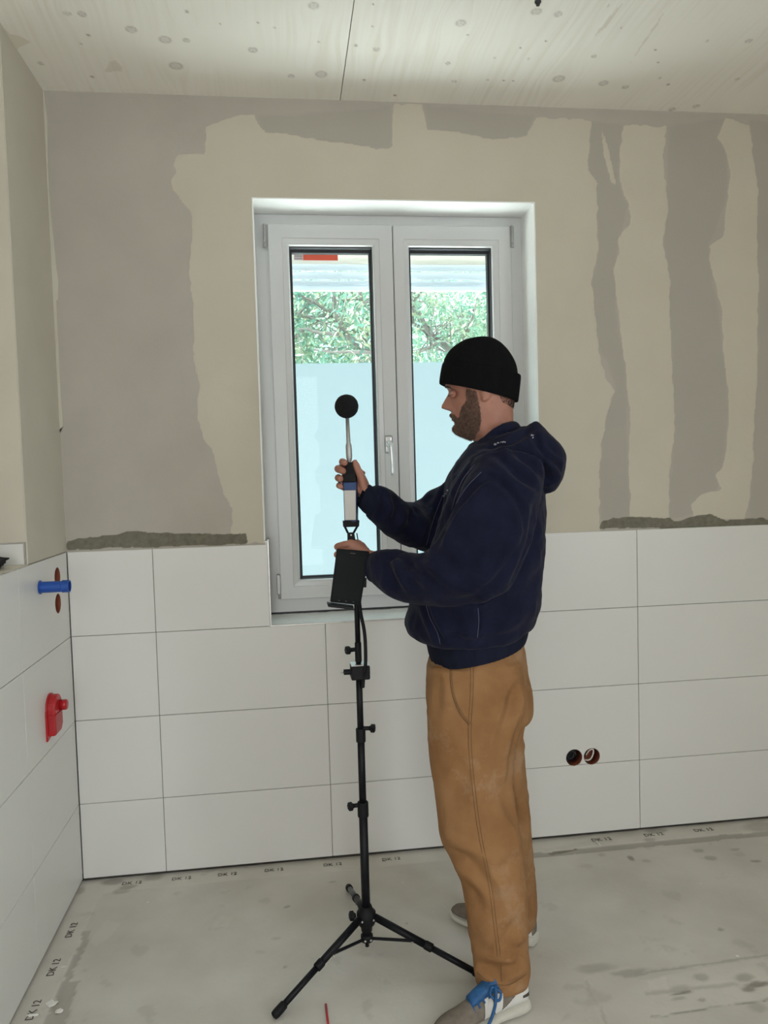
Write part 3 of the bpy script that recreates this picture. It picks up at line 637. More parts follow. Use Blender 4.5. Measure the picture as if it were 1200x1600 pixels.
tree('green tree standing furthest left in the garden outside', (-1.9, 5.6, -.12), YT,
     [[(-1.9, 5.6, 2.2), (-1.7, 5.5, 2.9), (-1.3, 5.4, 3.5)], [(-1.9, 5.6, 2.2), (-2.3, 5.6, 2.8), (-2.6, 5.5, 3.4)]], 14000, ((-3.2, -.45), (5.0, 6.4), (2.0, 4.0)), 9)

# ------------------------------------------------------------------ sockets, pipe, cap
BRICKR = mat('red_brown_plastic', (.30, .085, .045), .5, .2, 30); CABLEM = mat('white_cable_sheath', (.70, .66, .60), .5); DARKC = mat('black_cable', (.02, .02, .02), .5)
for k, (x, z) in enumerate(SOCK):
    t = empty('socket_box', (x, .03, z)); tag(t, ['left of two round socket holes in the lower tiles, coiled black cable inside', 'right of two round socket holes in the lower tiles, looped white cable inside'][k], 'socket')
    V, Fq = lathe_pts([(0, SR - .001), (.055, SR - .001), (.055, SR - .003), (.004, SR - .003)], (x, .0015, z), (0, 1, 0), 28); Fq = Fq[:-2]; link('cup_wall', mesh('cup', V, Fq), BRICKR, t, True)
    lathe('cup_back', [(0, SR - .003), (.003, SR - .003)], (x, .052, z), (0, 1, 0), GASKET if k == 0 else BRICKR, t, 28)
    if k == 0:
        pts = [(x - .004 + .017 * math.cos(a) * (1 - a / 30), .018 + .002 * a, z + .002 + .017 * math.sin(a) * (1 - a / 30)) for a in np.linspace(0, 11, 50)]; tube('cable', pts, .0032, DARKC, t, 8)
    else:
        pts = catmull([(x - .032, .02, z - .014), (x - .018, .010, z - .017), (x - .002, .008, z - .012), (x + .010, .010, z + .010), (x + .008, .012, z + .024), (x - .004, .016, z + .018), (x - .012, .03, z - .004)], 40); tube('cable', pts, .0032, CABLEM, t, 8)
        tube('cable', catmull([(x - .028, .03, z + .01), (x - .012, .025, z + .02), (x - .02, .03, z - .01)], 14), .004, DARKC, t, 8)
BLUE = mat('blue_pipe_plastic', (.012, .075, .36), .35, .1, 20)
t = empty('pipe_stub', (0, -.302, 1.09)); tag(t, 'short blue plastic pipe stub sticking out of the left tiled wall', 'pipe')
pr = [(-.012, .0165), (.0012, .0165), (.0012, .0215), (.004, .0215), (.0055, .0175), (.066, .0175), (.068, .0195), (.089, .0195), (.089, .0160), (.02, .0155)]
V, Fq = lathe_pts(pr, (0, -.302, 1.09), (1, 0, 0), 28); link('pipe', mesh('p', V, Fq[:-2]), BLUE, t, False); lathe('pipe_plug', [(0, .0158), (.002, .0158)], (.022, -.302, 1.09), (1, 0, 0), BLUE, t)
for k, (y, z) in enumerate(((-.116, 1.097), (-.123, 1.010))):
    t = empty('wall_box', (-.03, y, z)); tag(t, ['red-lined round hole in the left tiled wall, upper one, behind the blue pipe', 'red-lined round hole in the left tiled wall, just below the blue pipe'][k], 'wall box')
    V, Fq = lathe_pts([(0, .0325), (-.045, .0325), (-.045, .030), (-.003, .030)], (-.001, y, z), (1, 0, 0), 28); link('cup_wall', mesh('cup', V, Fq[:-2]), BRICKR, t, True); lathe('cup_back', [(0, .0305), (.002, .0305)], (-.046, y, z), (1, 0, 0), BRICKR, t)
REDP = mat('red_guard_plastic', (.42, .012, .018), .35, .1, 20)
t = empty('valve_guard', (0, -.27, .68)); tag(t, 'red plastic mounting guard with round knob on the left tiled wall', 'plastic cap')
def prism_x(name, outline, x0, x1, mat_, parent, bev=.004, seg=2):
    bm = bmesh.new(); vs = [bm.verts.new((x0, y, z)) for y, z in outline]; f = bm.faces.new(vs); r = bmesh.ops.extrude_face_region(bm, geom=[f]); nv = [e for e in r['geom'] if isinstance(e, bmesh.types.BMVert)]
    for v in nv: v.co.x = x1
    if bev: 
        top = [e for e in bm.edges if all(v in nv for v in e.verts)]; bmesh.ops.bevel(bm, geom=top, offset=bev, segments=seg, affect='EDGES', profile=.5)
    return frombm(name, bm, mat_, parent)
arc = [(-.266 + .040 * math.cos(a), .704 + .040 * math.sin(a)) for a in np.linspace(0, PI, 14)]
prism_x('back_plate', [(-.316, .608)] + [(-.222, .622)] + arc[:0] + [(-.266 + .046 * math.cos(a), .702 + .046 * math.sin(a)) for a in np.linspace(0, PI, 14)] + [(-.316, .70)], .0005, .006, REDP, t, .001, 1)
prism_x('housing', [(-.306, .622), (-.244, .622), (-.226, .640)] + arc, .006, .028, REDP, t, .006)
prism_x('housing_band', [(-.308, .682), (-.224, .682), (-.224, .688), (-.308, .688)], .006, .0305, REDP, t, .001, 1)
lathe('knob', [(0, .0165), (.020, .0165), (.023, .0145), (.023, .002)], (.026, -.250, .704), (1, 0, 0), REDP, t, 24)

# black cloth on the ledge
CLOTH = mat('black_fabric', (.006, .006, .007), .9, .2, 40, .4, 200)
bm = bmesh.new(); bmesh.ops.create_icosphere(bm, subdivisions=5, radius=1); me = bpy.data.meshes.new('cloth'); bm.to_mesh(me); bm.free(); a = coords(me)
n_ = fbm(a, 2.2, 4); a = a * (1 + .25 * n_[:, None]); a = np.stack([a[:, 0] * .055 - .085, a[:, 1] * .10 - .515, np.maximum(a[:, 2] * .026 + .016, 0.0005) + LT], -1); a[:, 2] = np.maximum(a[:, 2], LT + .0012)
set_coords(me, a); o = link('cloth', me, CLOTH, None, True); tag(o, 'crumpled black fabric lying on the ledge of the left wall', 'cloth')

# small cable end in the ceiling
g = lathe('cable_end', [(0, .009), (.006, .009), (.008, .006), (.014, .005)], (1.523, -.603, CZ), (0, 0, -1), GASKET, None); tag(g, 'black cable end poking out of the wooden ceiling', 'cable')

# ------------------------------------------------------------------ tripod
TX, TY = .9556, -.60
tp_ = empty('tripod_stand', (TX, TY, FZ)); tag(tp_, 'tall black tripod stand with three splayed legs on the grey floor', 'tripod')
def zp(v): return float(PY(565, v, TY)[2])
FEET = [(.690, -.798), (.931, -.217), (1.270, -.746)]
tube('lower_tube', [(TX, TY, .075), (TX, TY, zp(1262))], .0125, BLACKM, tp_, 20)
tube('middle_tube', [(TX, TY, zp(1272)), (TX, TY, zp(1148))], .0105, BLACKM, tp_, 20)
tube('upper_tube', [(TX, TY, zp(1156)), (TX, TY, zp(1050))], .0092, BLACKM, tp_, 20)
tube('top_rod', [(TX, TY, zp(1040)), (TX, TY, 1.19)], .0078, BLACKM, tp_, 16)
def collar(v0, v1, r, side, kz, ks=1):
    z0, z1 = zp(v1), zp(v0); c = lathe('collar', [(0, r - .001), (.002, r), (z1 - z0 - .002, r), (z1 - z0, r - .001)], (TX, TY, z0), (0, 0, 1), BLACKP, tp_, 24, False)
    V = []; kx = TX + side * (r + .004); bm = bmesh.new(); add_tube(bm, [(TX, TY, kz), (kx + side * .006, TY - .004, kz)], .006, 10)
    frombm('knob_boss', bm, BLACKP, c)
    knob('clamp_knob', (kx + side * .006, TY - .004, kz), (side, -.3, 0), c)
def knob(name, o, d, parent, R=.011):
    d = Vector(d).normalized(); a, b = perp(d); V = []; F = []; n = 48
    prof = [(0, .55), (.004, .7), (.006, 1), (.016, 1), (.018, .8), (.018, .01)]
    for s, k in prof:
        for j in range(n):
            th = 2 * PI * j / n; r = R * k * (1 + .12 * math.cos(6 * th) * (k > .75)); V.append(Vector(o) + d * s + a * math.cos(th) * r + b * math.sin(th) * r)
    for i in range(len(prof) - 1):
        for j in range(n): F.append((i * n + j, i * n + (j + 1) % n, (i + 1) * n + (j + 1) % n, (i + 1) * n + j))
    return link(name, mesh('k', V, F), BLACKP, parent, False)
collar(1138, 1159, .0140, 1, zp(1138)); collar(1253, 1276, .0160, -1, zp(1257))
collar(1003, 1034, .0095, -1, zp(1014))
cb = box('clamp_block', (TX - .024, TY - .028, zp(1059)), (TX + .030, TY + .022, zp(1037)), BLACKP, tp_, .004, 2)
tp = box('clamp_plate', (TX - .023, TY - .026, zp(1037)), (TX + .029, TY + .021, zp(1037) + .002), STEEL, cb); tp['label'] = 'bright metal top plate'
V, Fq = lathe_pts([(0, .008), (.020, .008)], (TX - .024, TY - .012, zp(1047)), (-1, 0, 0), 14); link('clamp_screw', mesh('s', V, Fq), BLACKP, cb); tube('screw_tip', [(TX - .044, TY - .012, zp(1047)), (TX - .052, TY - .012, zp(1047))], .003, STEEL, cb, 8)
tube('cable', catmull([(TX + .004, TY - .03, 1.06), PY(564, 960, TY - .02), PY(569, 985, TY - .025), PY(571, 1010, TY - .03), PY(571, 1040, TY - .032), PY(568, 1060, TY - .022), PY(567, 1074, TY - .018)], 40), .0052, BLACKP, tp_, 10)
hub = lathe('hub', [(0, .016), (.012, .017), (.02, .024), (.030, .028), (.055, .028), (.062, .021), (.075, .0165)], (TX, TY, .078), (0, 0, 1), BLACKP, tp_, 24)
lathe('sliding_collar', [(0, .010), (.004, .018), (.020, .018), (.024, .014)], (TX, TY, .044), (0, 0, 1), BLACKP, tp_, 20)
tube('centre_pin', [(TX, TY, .03), (TX, TY, .09)], .006, BLACKM, tp_, 10)
knob('clamp_knob', (TX - .032, TY - .004, .128), (-1, -.2, .1), hub, .012)
for i, (fx, fy) in enumerate(FEET):
    top = Vector((TX, TY, .122)); foot = Vector((fx, fy, FZ + .010)); d = (foot - top); L = d.length; d.normalize(); hz = Vector((d.x, d.y, 0)).normalized()
    st = top + hz * .026
    d2 = (foot - st); L2 = d2.length; d2.normalize()
    lg = tube('leg', [st, st + d2 * (L2 * .52)], .0105, BLACKM, tp_, 14)
    lm = tube('leg_extension', [st + d2 * (L2 * .48), st + d2 * (L2 - .02)], .0088 if i != 1 else .0088, BLACKM if i != 1 else mat('grey_leg_tube', (.10, .10, .10), .4), lg, 14)
    lathe('leg_clamp', [(0, .0115), (.002, .0125), (.022, .0125), (.024, .011)], st + d2 * (L2 * .50 - .012), d2, BLACKP, lg, 16)
    lathe('rubber_foot', [(0, .009), (.004, .0118), (.030, .0120), (.040, .0105), (.042, .006)], foot - d2 * .036, d2, BLACKP, lg, 16)
    br0 = Vector((TX, TY, .056)) + hz * .016; br1 = st + d2 * (L2 * .36); br1.z -= .008
    bm = bmesh.new(); add_tube(bm, [br0, br1], .0045, 8); frombm('brace', bm, BLACKM, tp_)
    for p in (br1, br0, st - Vector((0, 0, .004))):
        s = Vector((-hz.y, hz.x, 0)); s = s if s.y < 0 else -s
        lathe('rivet', [(0, .0035), (.004, .0035), (.006, .001)], p + s * .008, s, STEEL, lg, 10)

# sound level meter
DX, DY = .948, -.60
lm = empty('sound_level_meter', (DX, DY, 1.20)); tag(lm, 'handheld sound level meter with a black foam ball on a thin steel neck', 'measuring device')
FOAM = mat('black_acoustic_foam', (.0022, .0022, .0028), 1., .3, 90, 1., 240, bdist=.004)
bm = bmesh.new(); bmesh.ops.create_icosphere(bm, subdivisions=5, radius=.0335); me = bpy.data.meshes.new('foam'); bm.to_mesh(me); bm.free()
a = coords(me); nn = a / np.linalg.norm(a, axis=1)[:, None]; a = a + nn * (vnoise(nn * 1.0, 45) * .0006)[:, None]; a += np.array(PY(541.5, 635, DY)); set_coords(me, a); link('foam_windscreen', me, FOAM, lm, True)
def P_(u, v, dy=0): return Vector(PY(u, v, DY + dy))
lathe('microphone_neck', [(0, .0052), (.072, .0060), (.080, .0088), (.112, .0088), (.126, .006), (.13, .003)], P_(542.6, 652), P_(546, 722) - P_(542.6, 652), NICKEL, lm, 20)
NAVY = mat('dark_blue_device_plastic', (.010, .022, .075), .4, .1, 20); WHITEP = mat('pale_device_front', (.55, .53, .50), .4, .04, 20); BLU2 = mat('blue_label_band', (.015, .05, .16), .4)
def loftbox(name, secs, mat_, parent, rot=.28, bev=0):
    """secs: (u, v, halfwidth, halfdepth) tapered box"""
    V = []; c, s = math.cos(rot), math.sin(rot)
    for u, v, hw, hd_ in secs:
        p = P_(u, v)
        for dx, dy in ((-1, -1), (1, -1), (1, 1), (-1, 1)):
            x, y = dx * hw, dy * hd_; V.append((p.x + x * c - y * s, p.y + x * s + y * c, p.z))
    n = len(secs); F = [(0, 3, 2, 1), (4 * n - 4, 4 * n - 3, 4 * n - 2, 4 * n - 1)]
    for i in range(n - 1):
        for j in range(4): F.append((4 * i + j, 4 * i + (j + 1) % 4, 4 * i + 4 + (j + 1) % 4, 4 * i + 4 + j))
    bm = bmesh.new(); bm.from_mesh(mesh('l', V, F))
    if bev: bmesh.ops.bevel(bm, geom=list(bm.edges), offset=bev, segments=2, affect='EDGES', profile=.5)
    return frombm(name, bm, mat_, parent)
loftbox('neck_housing', [(547.5, 753, .0195, .0135), (547.3, 740, .0165, .0125), (547, 727, .009, .008), (546.8, 722, .008, .007)], BLACKP, lm, -.30, .002)
body = loftbox('body', [(549, 815.5, .0178, .0115), (548, 753, .0195, .0135)], NAVY, lm, -.30, .002)
# front plate and band sit on the face turned to the viewer
def faceplate(name, v0, v1, mat_, off):
    V = []; c, s = math.cos(-.30), math.sin(-.30)
    for v in (v0, v1):
        t = (v - 753) / 61; hw = (.0195 * (1 - t) + .0178 * t) - .0024; hd_ = (.0135 * (1 - t) + .0115 * t); p = P_(548 + t, v)
        for dx in (-1, 1):
            for o_ in (0, off): x, y = dx * hw, -hd_ - o_; V.append((p.x + x * c - y * s, p.y + x * s + y * c, p.z))
    F = [(0, 2, 6, 4), (1, 5, 7, 3), (0, 4, 5, 1), (2, 3, 7, 6), (0, 1, 3, 2), (4, 6, 7, 5)]
    return frombm(name, (lambda b: (b.from_mesh(mesh('f', V, F)), b)[1])(bmesh.new()), mat_, body)
faceplate('display_window', 766, 812, WHITEP, .0012); faceplate('blue_band', 754.5, 765, BLU2, .0012)
fk = loftbox('fork_bracket', [(548.5, 823, .0215, .011), (548.5, 813, .0225, .012)], BLACKP, lm, .1, .0015)
bm = bmesh.new()
for s in (-1, 1): add_tube(bm, [P_(548.5 + s * 10.5, 821), P_(548 + s * 4.6, 832.5)], .0032, 8)
frombm('fork_arm', bm, BLACKP, lm)
loftbox('swivel_block', [(549.5, 848, .0115, .009), (548, 832, .0095, .008)], BLACKP, lm, .0, .0015); lathe('rivet', [(0, .002), (.002, .002)], P_(548.5, 836, -.009), (0, -1, 0), STEEL, lm, 10)
tube('swivel_pin', [P_(550, 845), P_(551, 872)], .008, BLACKP, lm, 12)
tube('lock_pin', [P_(557.5, 833, .01), P_(559.5, 845, .01)], .0018, BLACKM, lm, 6)

# phone holder with a black handset
ho = empty('phone_holder', tuple(P_(560, 930))); tag(ho, 'black phone-shaped handset tilted in a holder clamped to the stand', 'phone holder')
HY = -.068
q4 = [PY(526.5, 857.5, DY + HY), PY(577.5, 862, DY + HY), PY(563.5, 946, DY + HY + .006), PY(516, 941, DY + HY + .006)]
ex = Vector(q4[1] - q4[0]); ey = Vector(q4[3] - q4[0]); nn_ = ex.cross(ey).normalized(); nn_ = nn_ if nn_.y < 0 else -nn_
def slab(name, c4, th, mat_, parent, bev=.003):
    V = [Vector(c) for c in c4] + [Vector(c) - nn_ * th for c in c4]; bm = bmesh.new(); bm.from_mesh(mesh('s', V, [(0, 1, 2, 3), (7, 6, 5, 4), (0, 4, 5, 1), (1, 5, 6, 2), (2, 6, 7, 3), (3, 7, 4, 0)])); 
    if bev: bmesh.ops.bevel(bm, geom=list(bm.edges), offset=bev, segments=2, affect='EDGES', profile=.5)
    return frombm(name, bm, mat_, parent)
HSET = mat('matt_black_handset', (.010, .011, .012), .75, .05, 20, spec=.15)
hs = slab('handset', q4, .011, HSET, ho)
def qat(a, b): return Vector(q4[0]) * (1 - a) * (1 - b) + Vector(q4[1]) * a * (1 - b) + Vector(q4[2]) * a * b + Vector(q4[3]) * (1 - a) * b
slab('screen', [qat(.05, .11), qat(.95, .11), qat(.95, .90), qat(.05, .90)], -.0008, mat('dark_glass_screen', (.008, .009, .010), .6, spec=.15), hs, 0)
slab('ear_slot', [qat(.42, .05), qat(.58, .05), qat(.58, .065), qat(.42, .065)], -.001, mat('dark_grey_slot', (.05, .05, .052), .4), hs, 0)
for a_ in (.25, .48, .72): slab('key_mark', [qat(a_, .945), qat(a_ + .05, .945), qat(a_ + .05, .955), qat(a_, .955)], -.001, mat('grey_key_mark', (.07, .07, .07), .5), hs, 0)
l4 = [PY(511, 943.5, DY + HY - .012), PY(553, 949, DY + HY - .012), PY(552, 953, DY + HY - .012), PY(513, 948.5, DY + HY - .012)]
slab('holder_lip', l4, .03, BLACKP, ho, .0012)
slab('side_clip', [PY(568, 905, DY + HY + .004), PY(573, 903, DY + HY + .004), PY(572.5, 918, DY + HY + .004), PY(568, 918, DY + HY + .004)], .012, BLACKP, ho, .001)
tube('holder_arm', [Vector(qat(.5, .5)) - nn_ * .010, (TX, TY, float(qat(.5, .5).z) - .01)], .009, BLACKP, ho, 12)
lathe('arm_clamp', [(0, .011), (.002, .0125), (.026, .0125), (.028, .011)], (TX, TY, float(qat(.5, .5).z) - .024), (0, 0, 1), BLACKP, ho, 18)

# ------------------------------------------------------------------ debris
FLK = mat('white_plaster_crumbs', (.72, .70, .65), .9, .1, 30)
def crumb(u, v, s, label, seed, flat=.25, mat_=None):
    rg_ = np.random.default_rng(seed); p = PZ(u, v, FZ); bm = bmesh.new(); bmesh.ops.create_icosphere(bm, subdivisions=2, radius=1)
    for vv in bm.verts:
        k = 1 + rg_.uniform(-.3, .3); vv.co = Vector((vv.co.x * s[0] * k, vv.co.y * s[1] * k, max(0, vv.co.z) * s[0] * flat * k))
        vv.co += Vector((p[0], p[1], FZ + .0008))
    o = frombm('plaster_flake', bm, mat_ or FLK, None); tag(o, label, 'debris', 'plaster crumbs on the floor'); return o
crumb(80, 1568, (.016, .013), 'largest white plaster chip on the floor in the lower left corner', 1)
crumb(92, 1580, (.010, .010), 'broad flat white chip just right of the largest one in the lower left', 2)
crumb(52, 1587, (.018, .004), 'thin white plaster sliver nearest the left wall at the bottom', 3)
crumb(100, 1511, (.009, .004), 'narrow white sliver on the floor above the lower left chips', 4)
crumb(231, 1410, (.004, .004), 'tiny white crumb below the second column of tiles', 5)
crumb(701, 1489, (.006, .004), 'small white chip beside the right tripod leg', 6)
crumb(629, 1379, (.004, .003), 'tiny pale crumb near the tape behind the tripod', 7)
crumb(677, 1425, (.003, .002), 'tiny pale crumb left of the rear shoe', 8)
crumb(1152, 1494, (.004, .004), 'single white crumb at the right edge of the floor', 9)
crumb(1095, 1381, (.003, .003), 'tiny white crumb in the middle of the right floor', 10)
bm = bmesh.new(); add_tube(bm, [tuple(PZ(931, 1314, FZ + .003)), tuple(PZ(938, 1321, FZ + .003))], .0022, 6); o = frombm('plaster_flake', bm, FLK, None); tag(o, 'short pale splinter lying by the taped edge right of the man', 'debris')
a, b_ = PZ(509, 1569, FZ + .004), PZ(514, 1612, FZ + .004)
o = tube('red_stick', [a, b_], .0030, mat('red_plastic', (.45, .02, .03), .5), None, 8); tag(o, 'thin red plastic stick lying on the floor left of the tripod foot', 'stick')
# ------------------------------------------------------------------ the man
PO = np.array([1.33, -.66, 0.]); PFW = np.array([-.97, .245, 0]); PFW /= np.linalg.norm(PFW); PLF = np.array([PFW[1], -PFW[0], 0]); PLF = PLF if PLF[1] < 0 else -PLF; UPV = np.array([0, 0, 1.])
def B(u, v, l=0.0):
    """point seen at (u, v), l metres to the man's left (towards the viewer) of his middle plane"""
    d = ray(u, v); return CAM_C + d * (((PO - CAM_C) @ PLF + l) / (d @ PLF))
def toloc(P): q = P - PO; return np.stack([q @ PFW, q @ PLF, q[..., 2]], -1)
def fromloc(q): q = np.asarray(q, float); return PO + q[..., 0:1] * PFW + q[..., 1:2] * PLF + q[..., 2:3] * UPV
def loft(secs, n=48, sub=6, expo=2.0, extra=None, caps=True):
    """secs: (uA, vA, uB, vB, l, w[, expo]); A front edge, B back edge as seen, l lateral centre, w lateral half width"""
    K = []
    for s in secs:
        a = B(s[0], s[1], s[4]); b = B(s[2], s[3], s[4]); K.append(np.r_[a, b, s[5], s[6] if len(s) > 6 else expo])
    K = catmull(K, (len(K) - 1) * sub + 1); V = []; m = len(K)
    th = np.linspace(0, 2 * PI, n, endpoint=False); c, s_ = np.cos(th), np.sin(th)
    for i, k in enumerate(K):
        a, b, w_, e = k[:3], k[3:6], k[6], k[7]; ctr = (a + b) / 2; h = (a - b) / 2
        # lateral axis perpendicular to the section edge and to the loft direction
        t = (K[min(i + 1, m - 1)][:3] + K[min(i + 1, m - 1)][3:6] - K[max(i - 1, 0)][:3] - K[max(i - 1, 0)][3:6]); lat = np.cross(h, t); 
        if np.linalg.norm(lat) < 1e-6: lat = PLF
        lat = lat / np.linalg.norm(lat); lat = lat if lat @ PLF > 0 else -lat
        lat = lat * .6 + PLF * .4; lat /= np.linalg.norm(lat)
        cc = np.sign(c) * np.abs(c) ** (2 / e); ss = np.sign(s_) * np.abs(s_) ** (2 / e)
        V.append(ctr + cc[:, None] * h + ss[:, None] * lat * w_)
    V = np.vstack(V); F = []
    for i in range(m - 1):
        for j in range(n): k2 = (j + 1) % n; F.append((i * n + j, i * n + k2, (i + 1) * n + k2, (i + 1) * n + j))
    if caps: F.append(tuple(range(n))[::-1]); F.append(tuple((m - 1) * n + j for j in range(n)))
    return V, F
def ellipsoid(c, ax, R=None, seg=24):
    bm = bmesh.new(); bmesh.ops.create_uvsphere(bm, u_segments=seg, v_segments=seg // 2, radius=1)
    V = np.array([v.co[:] for v in bm.verts]); F = [[v.index for v in f.verts] for f in bm.faces]; bm.free()
    A = np.array(R if R is not None else [PFW, PLF, UPV]); return np.asarray(c) + (V * np.asarray(ax)) @ A, F
def union(*parts):
    V = []; F = []; o = 0
    for v, f in parts: V.append(np.array([tuple(x) for x in v], float)); F += [tuple(i + o for i in q) for q in f]; o += len(v)
    return np.vstack(V), F
def strokes(me, S, side=1):
    """press folds into a cloth surface. S: (points in view pixels, width px, depth m); works on surface points turned to the viewer"""
    a = coords(me); n = normals(me); uv = project(a); vd = a - CAM_C; vd /= np.linalg.norm(vd, axis=1)[:, None]; face = np.clip(-(n * vd).sum(1) * 2.2, 0, 1)
    tot = np.zeros(len(a))
    for pts, w_, dep in S:
        best = np.full(len(a), 1e9); bt = np.zeros(len(a)); L = len(pts) - 1
        P = catmull(pts, L * 5 + 1)
        for i in range(len(P) - 1):
            d, t = segdist(uv, P[i], P[i + 1]); k = d < best; best[k] = d[k]; bt[k] = (i + t[k]) / (len(P) - 1)
        taper = np.sin(np.clip(bt, .02, .98) * PI) ** .5
        w_ = w_ * 1.6; dep = dep * 1.75; x = best / w_; tot += dep * taper * (np.exp(-x * x) - .45 * np.exp(-((x - 1.9) / .9) ** 2))
    a -= n * (tot * face)[:, None]; set_coords(me, a)
def cloth_noise(me, amp, sc, amp2=0, sc2=1, stretch=(1, 1, 1)):
    a = coords(me); n = normals(me); q = toloc(a) * np.array(stretch); d = amp * fbm(q + 3, sc, 3)
    if amp2:
        r = 1 - np.abs(vnoise(q + 8, sc2)) * 2; d = d + amp2 * r
    set_coords(me, a + n * d[:, None])

SKIN = mat('fair_skin', (.42, .20, .145), .5, .1, 30, .12, 220, sss=.12, col2=(.34, .155, .108), spec=.35)
HOOD = mat('washed_navy_sweatshirt', (.0092, .0108, .030), .92, .2, 14, .4, 320, sheen=.04, col2=(.0052, .0064, .019), spec=.15)
HOODD = mat('faded_navy_rib', (.009, .011, .024), .92, .2, 50, .6, 260, spec=.15, stretch=(1, 1, .1))
PANT = mat('tan_canvas', (.315, .168, .074), .85, .1, 9, .4, 420, col2=(.235, .114, .044), spec=.2, detail=9)
nt = PANT.node_tree; pb = nt.nodes['Principled BSDF']; src = pb.inputs['Base Color'].links[0].from_socket     # patches of plaster dust on the canvas
mx_ = nd(nt, 'ShaderNodeMix', data_type='RGBA'); dr = nd(nt, 'ShaderNodeTexNoise'); dr.inputs['Scale'].default_value = 5.5; dr.inputs['Detail'].default_value = 10; dr.inputs['Roughness'].default_value = .7
dm = nd(nt, 'ShaderNodeMapRange'); dm.inputs[1].default_value = .52; dm.inputs[2].default_value = .80; dm.inputs[4].default_value = .75; nt.links.new(nd(nt, 'ShaderNodeTexCoord').outputs['Object'], dr.inputs[0]); nt.links.new(dr.outputs[0], dm.inputs[0])
nt.links.new(dm.outputs[0], mx_.inputs[0]); nt.links.new(src, mx_.inputs[6]); mx_.inputs[7].default_value = (.46, .33, .22, 1); nt.links.new(mx_.outputs[2], pb.inputs['Base Color'])
KNIT = mat('black_rib_knit', (.0045, .0045, .0052), .95, .2, 30, .6, 150, spec=.12, stretch=(1, 1, .12))
BEARD = mat('brown_beard_hair', (.24, .155, .115), .7, .4, 120, spec=.3, col2=(.10, .062, .044))
SEAM = mat('navy_seam_thread', (.085, .092, .15), .85, .1, 60)
STITCH = mat('tan_stitching', (.17, .085, .03), .8, .1, 60)

# --- head (rings from under the chin to the crown); A = face line without the nose
HR = [(744,694,803,690,.050),(736,686,802,682,.052),(724,681,801,676,.055),(714,676,801,671,.0585),(710,669,801,665,.063),(709.5,662,801,658,.067),(708,655,801,651,.0695),(706.5,648,801.5,644,.071),(705.5,640,802,636,.0725),(705,632,803,628,.0735),(704.5,622,803.5,618,.0745),(704,614,804,610,.0755),(698,606,804,602,.0765),(695.5,598,804,594,.077),(695,585,803,581,.078),(698,570,801,566,.077),(706,555,796,551,.072),(722,543,785,540,.060),(745,535,768,534,.035)]
def head_mesh():
    n = 96; sub = 6; K = []
    for s in HR: a = B(s[0], s[1], 0); b = B(s[2], s[3], 0); K.append(np.r_[a, b, s[4]])
    K = catmull(K, (len(K) - 1) * sub + 1); th = np.linspace(0, 2 * PI, n, endpoint=False); c, s_ = np.cos(th), np.sin(th); V = []
    for k in K:
        a, b, w_ = k[:3], k[3:6], k[6]; h = (a - b) / 2; ctr = (a + b) / 2
        # narrower towards the face, widest behind the middle
        cc = np.sign(c) * np.abs(c) ** .92; wid = w_ * np.where(c > 0, 1 - .22 * np.clip(c, 0, 1) ** 1.6, 1.0)
        V.append(ctr + cc[:, None] * h + (s_ * wid)[:, None] * PLF)
    V = np.vstack(V); m = len(K); F = [(i * n + j, i * n + (j + 1) % n, (i + 1) * n + (j + 1) % n, (i + 1) * n + j) for i in range(m - 1) for j in range(n)]
    F.append(tuple(range(n))[::-1]); F.append(tuple((m - 1) * n + j for j in range(n)))
    q = toloc(V)
    def lc(u, v, l=0): return toloc(B(u, v, l)[None])[0]
    def bump(u, v, l, r, d, dirv=(1, 0, 0)):
        c0 = lc(u, v, l); e = np.exp(-(((q[:, 0] - c0[0]) / r[0]) ** 2 + ((q[:, 1] - l) / r[1]) ** 2 + ((q[:, 2] - c0[2]) / r[2]) ** 2)); return e[:, None] * np.array(dirv) * d
    D = np.zeros_like(q)
    # nose as a ridge: profile of protrusion by height
    front = q[:, 0] > lc(735, 630)[0]
    zs_ = [lc(700, v)[2] for v in (604, 610, 616, 622, 628, 633, 637.5, 641, 644)]; pr = [0, .0015, .0085, .0150, .0215, .0275, .0290, .0125, .0]; wd = [.008, .0075, .0075, .008, .010, .0125, .0155, .016, .013]
    o = np.argsort(zs_); zz_ = np.array(zs_)[o]; prn = np.interp(q[:, 2], zz_, np.array(pr)[o], 0, 0); wdn = np.interp(q[:, 2], zz_, np.array(wd)[o])
    D[:, 0] += front * prn * np.exp(-(q[:, 1] / wdn) ** 2 * .9)
    for sd in (1, -1):
        D += bump(700, 639.5, sd * .014, (.016, .0065, .007), .006, (.7, sd * .6, 0))          # nostril wings
        D += bump(706, 616, sd * .031, (.02, .014, .010), -.0085)                            # eye sockets
        D += bump(698, 605, sd * .026, (.02, .02, .006), .0035)                              # brows
        D += bump(716, 630, sd * .048, (.02, .018, .018), .004, (.6, sd * .8, 0))             # cheekbones
        D += bump(722, 652, sd * .055, (.022, .02, .018), -.003, (.3, sd, 0))
    D += bump(706, 648, 0, (.02, .017, .0035), .0065) + bump(708, 656.5, 0, (.02, .016, .0032), .0060) + bump(708, 652.5, 0, (.02, .02, .0016), -.0030) + bump(710, 661.5, 0, (.02, .018, .003), -.002)
    D += bump(711, 671, 0, (.02, .02, .008), .0045)
    q = q + D * (front[:, None]); V = fromloc(q)
    return V, F
hV, hF = head_mesh()
parts_head = [(hV, hF)]
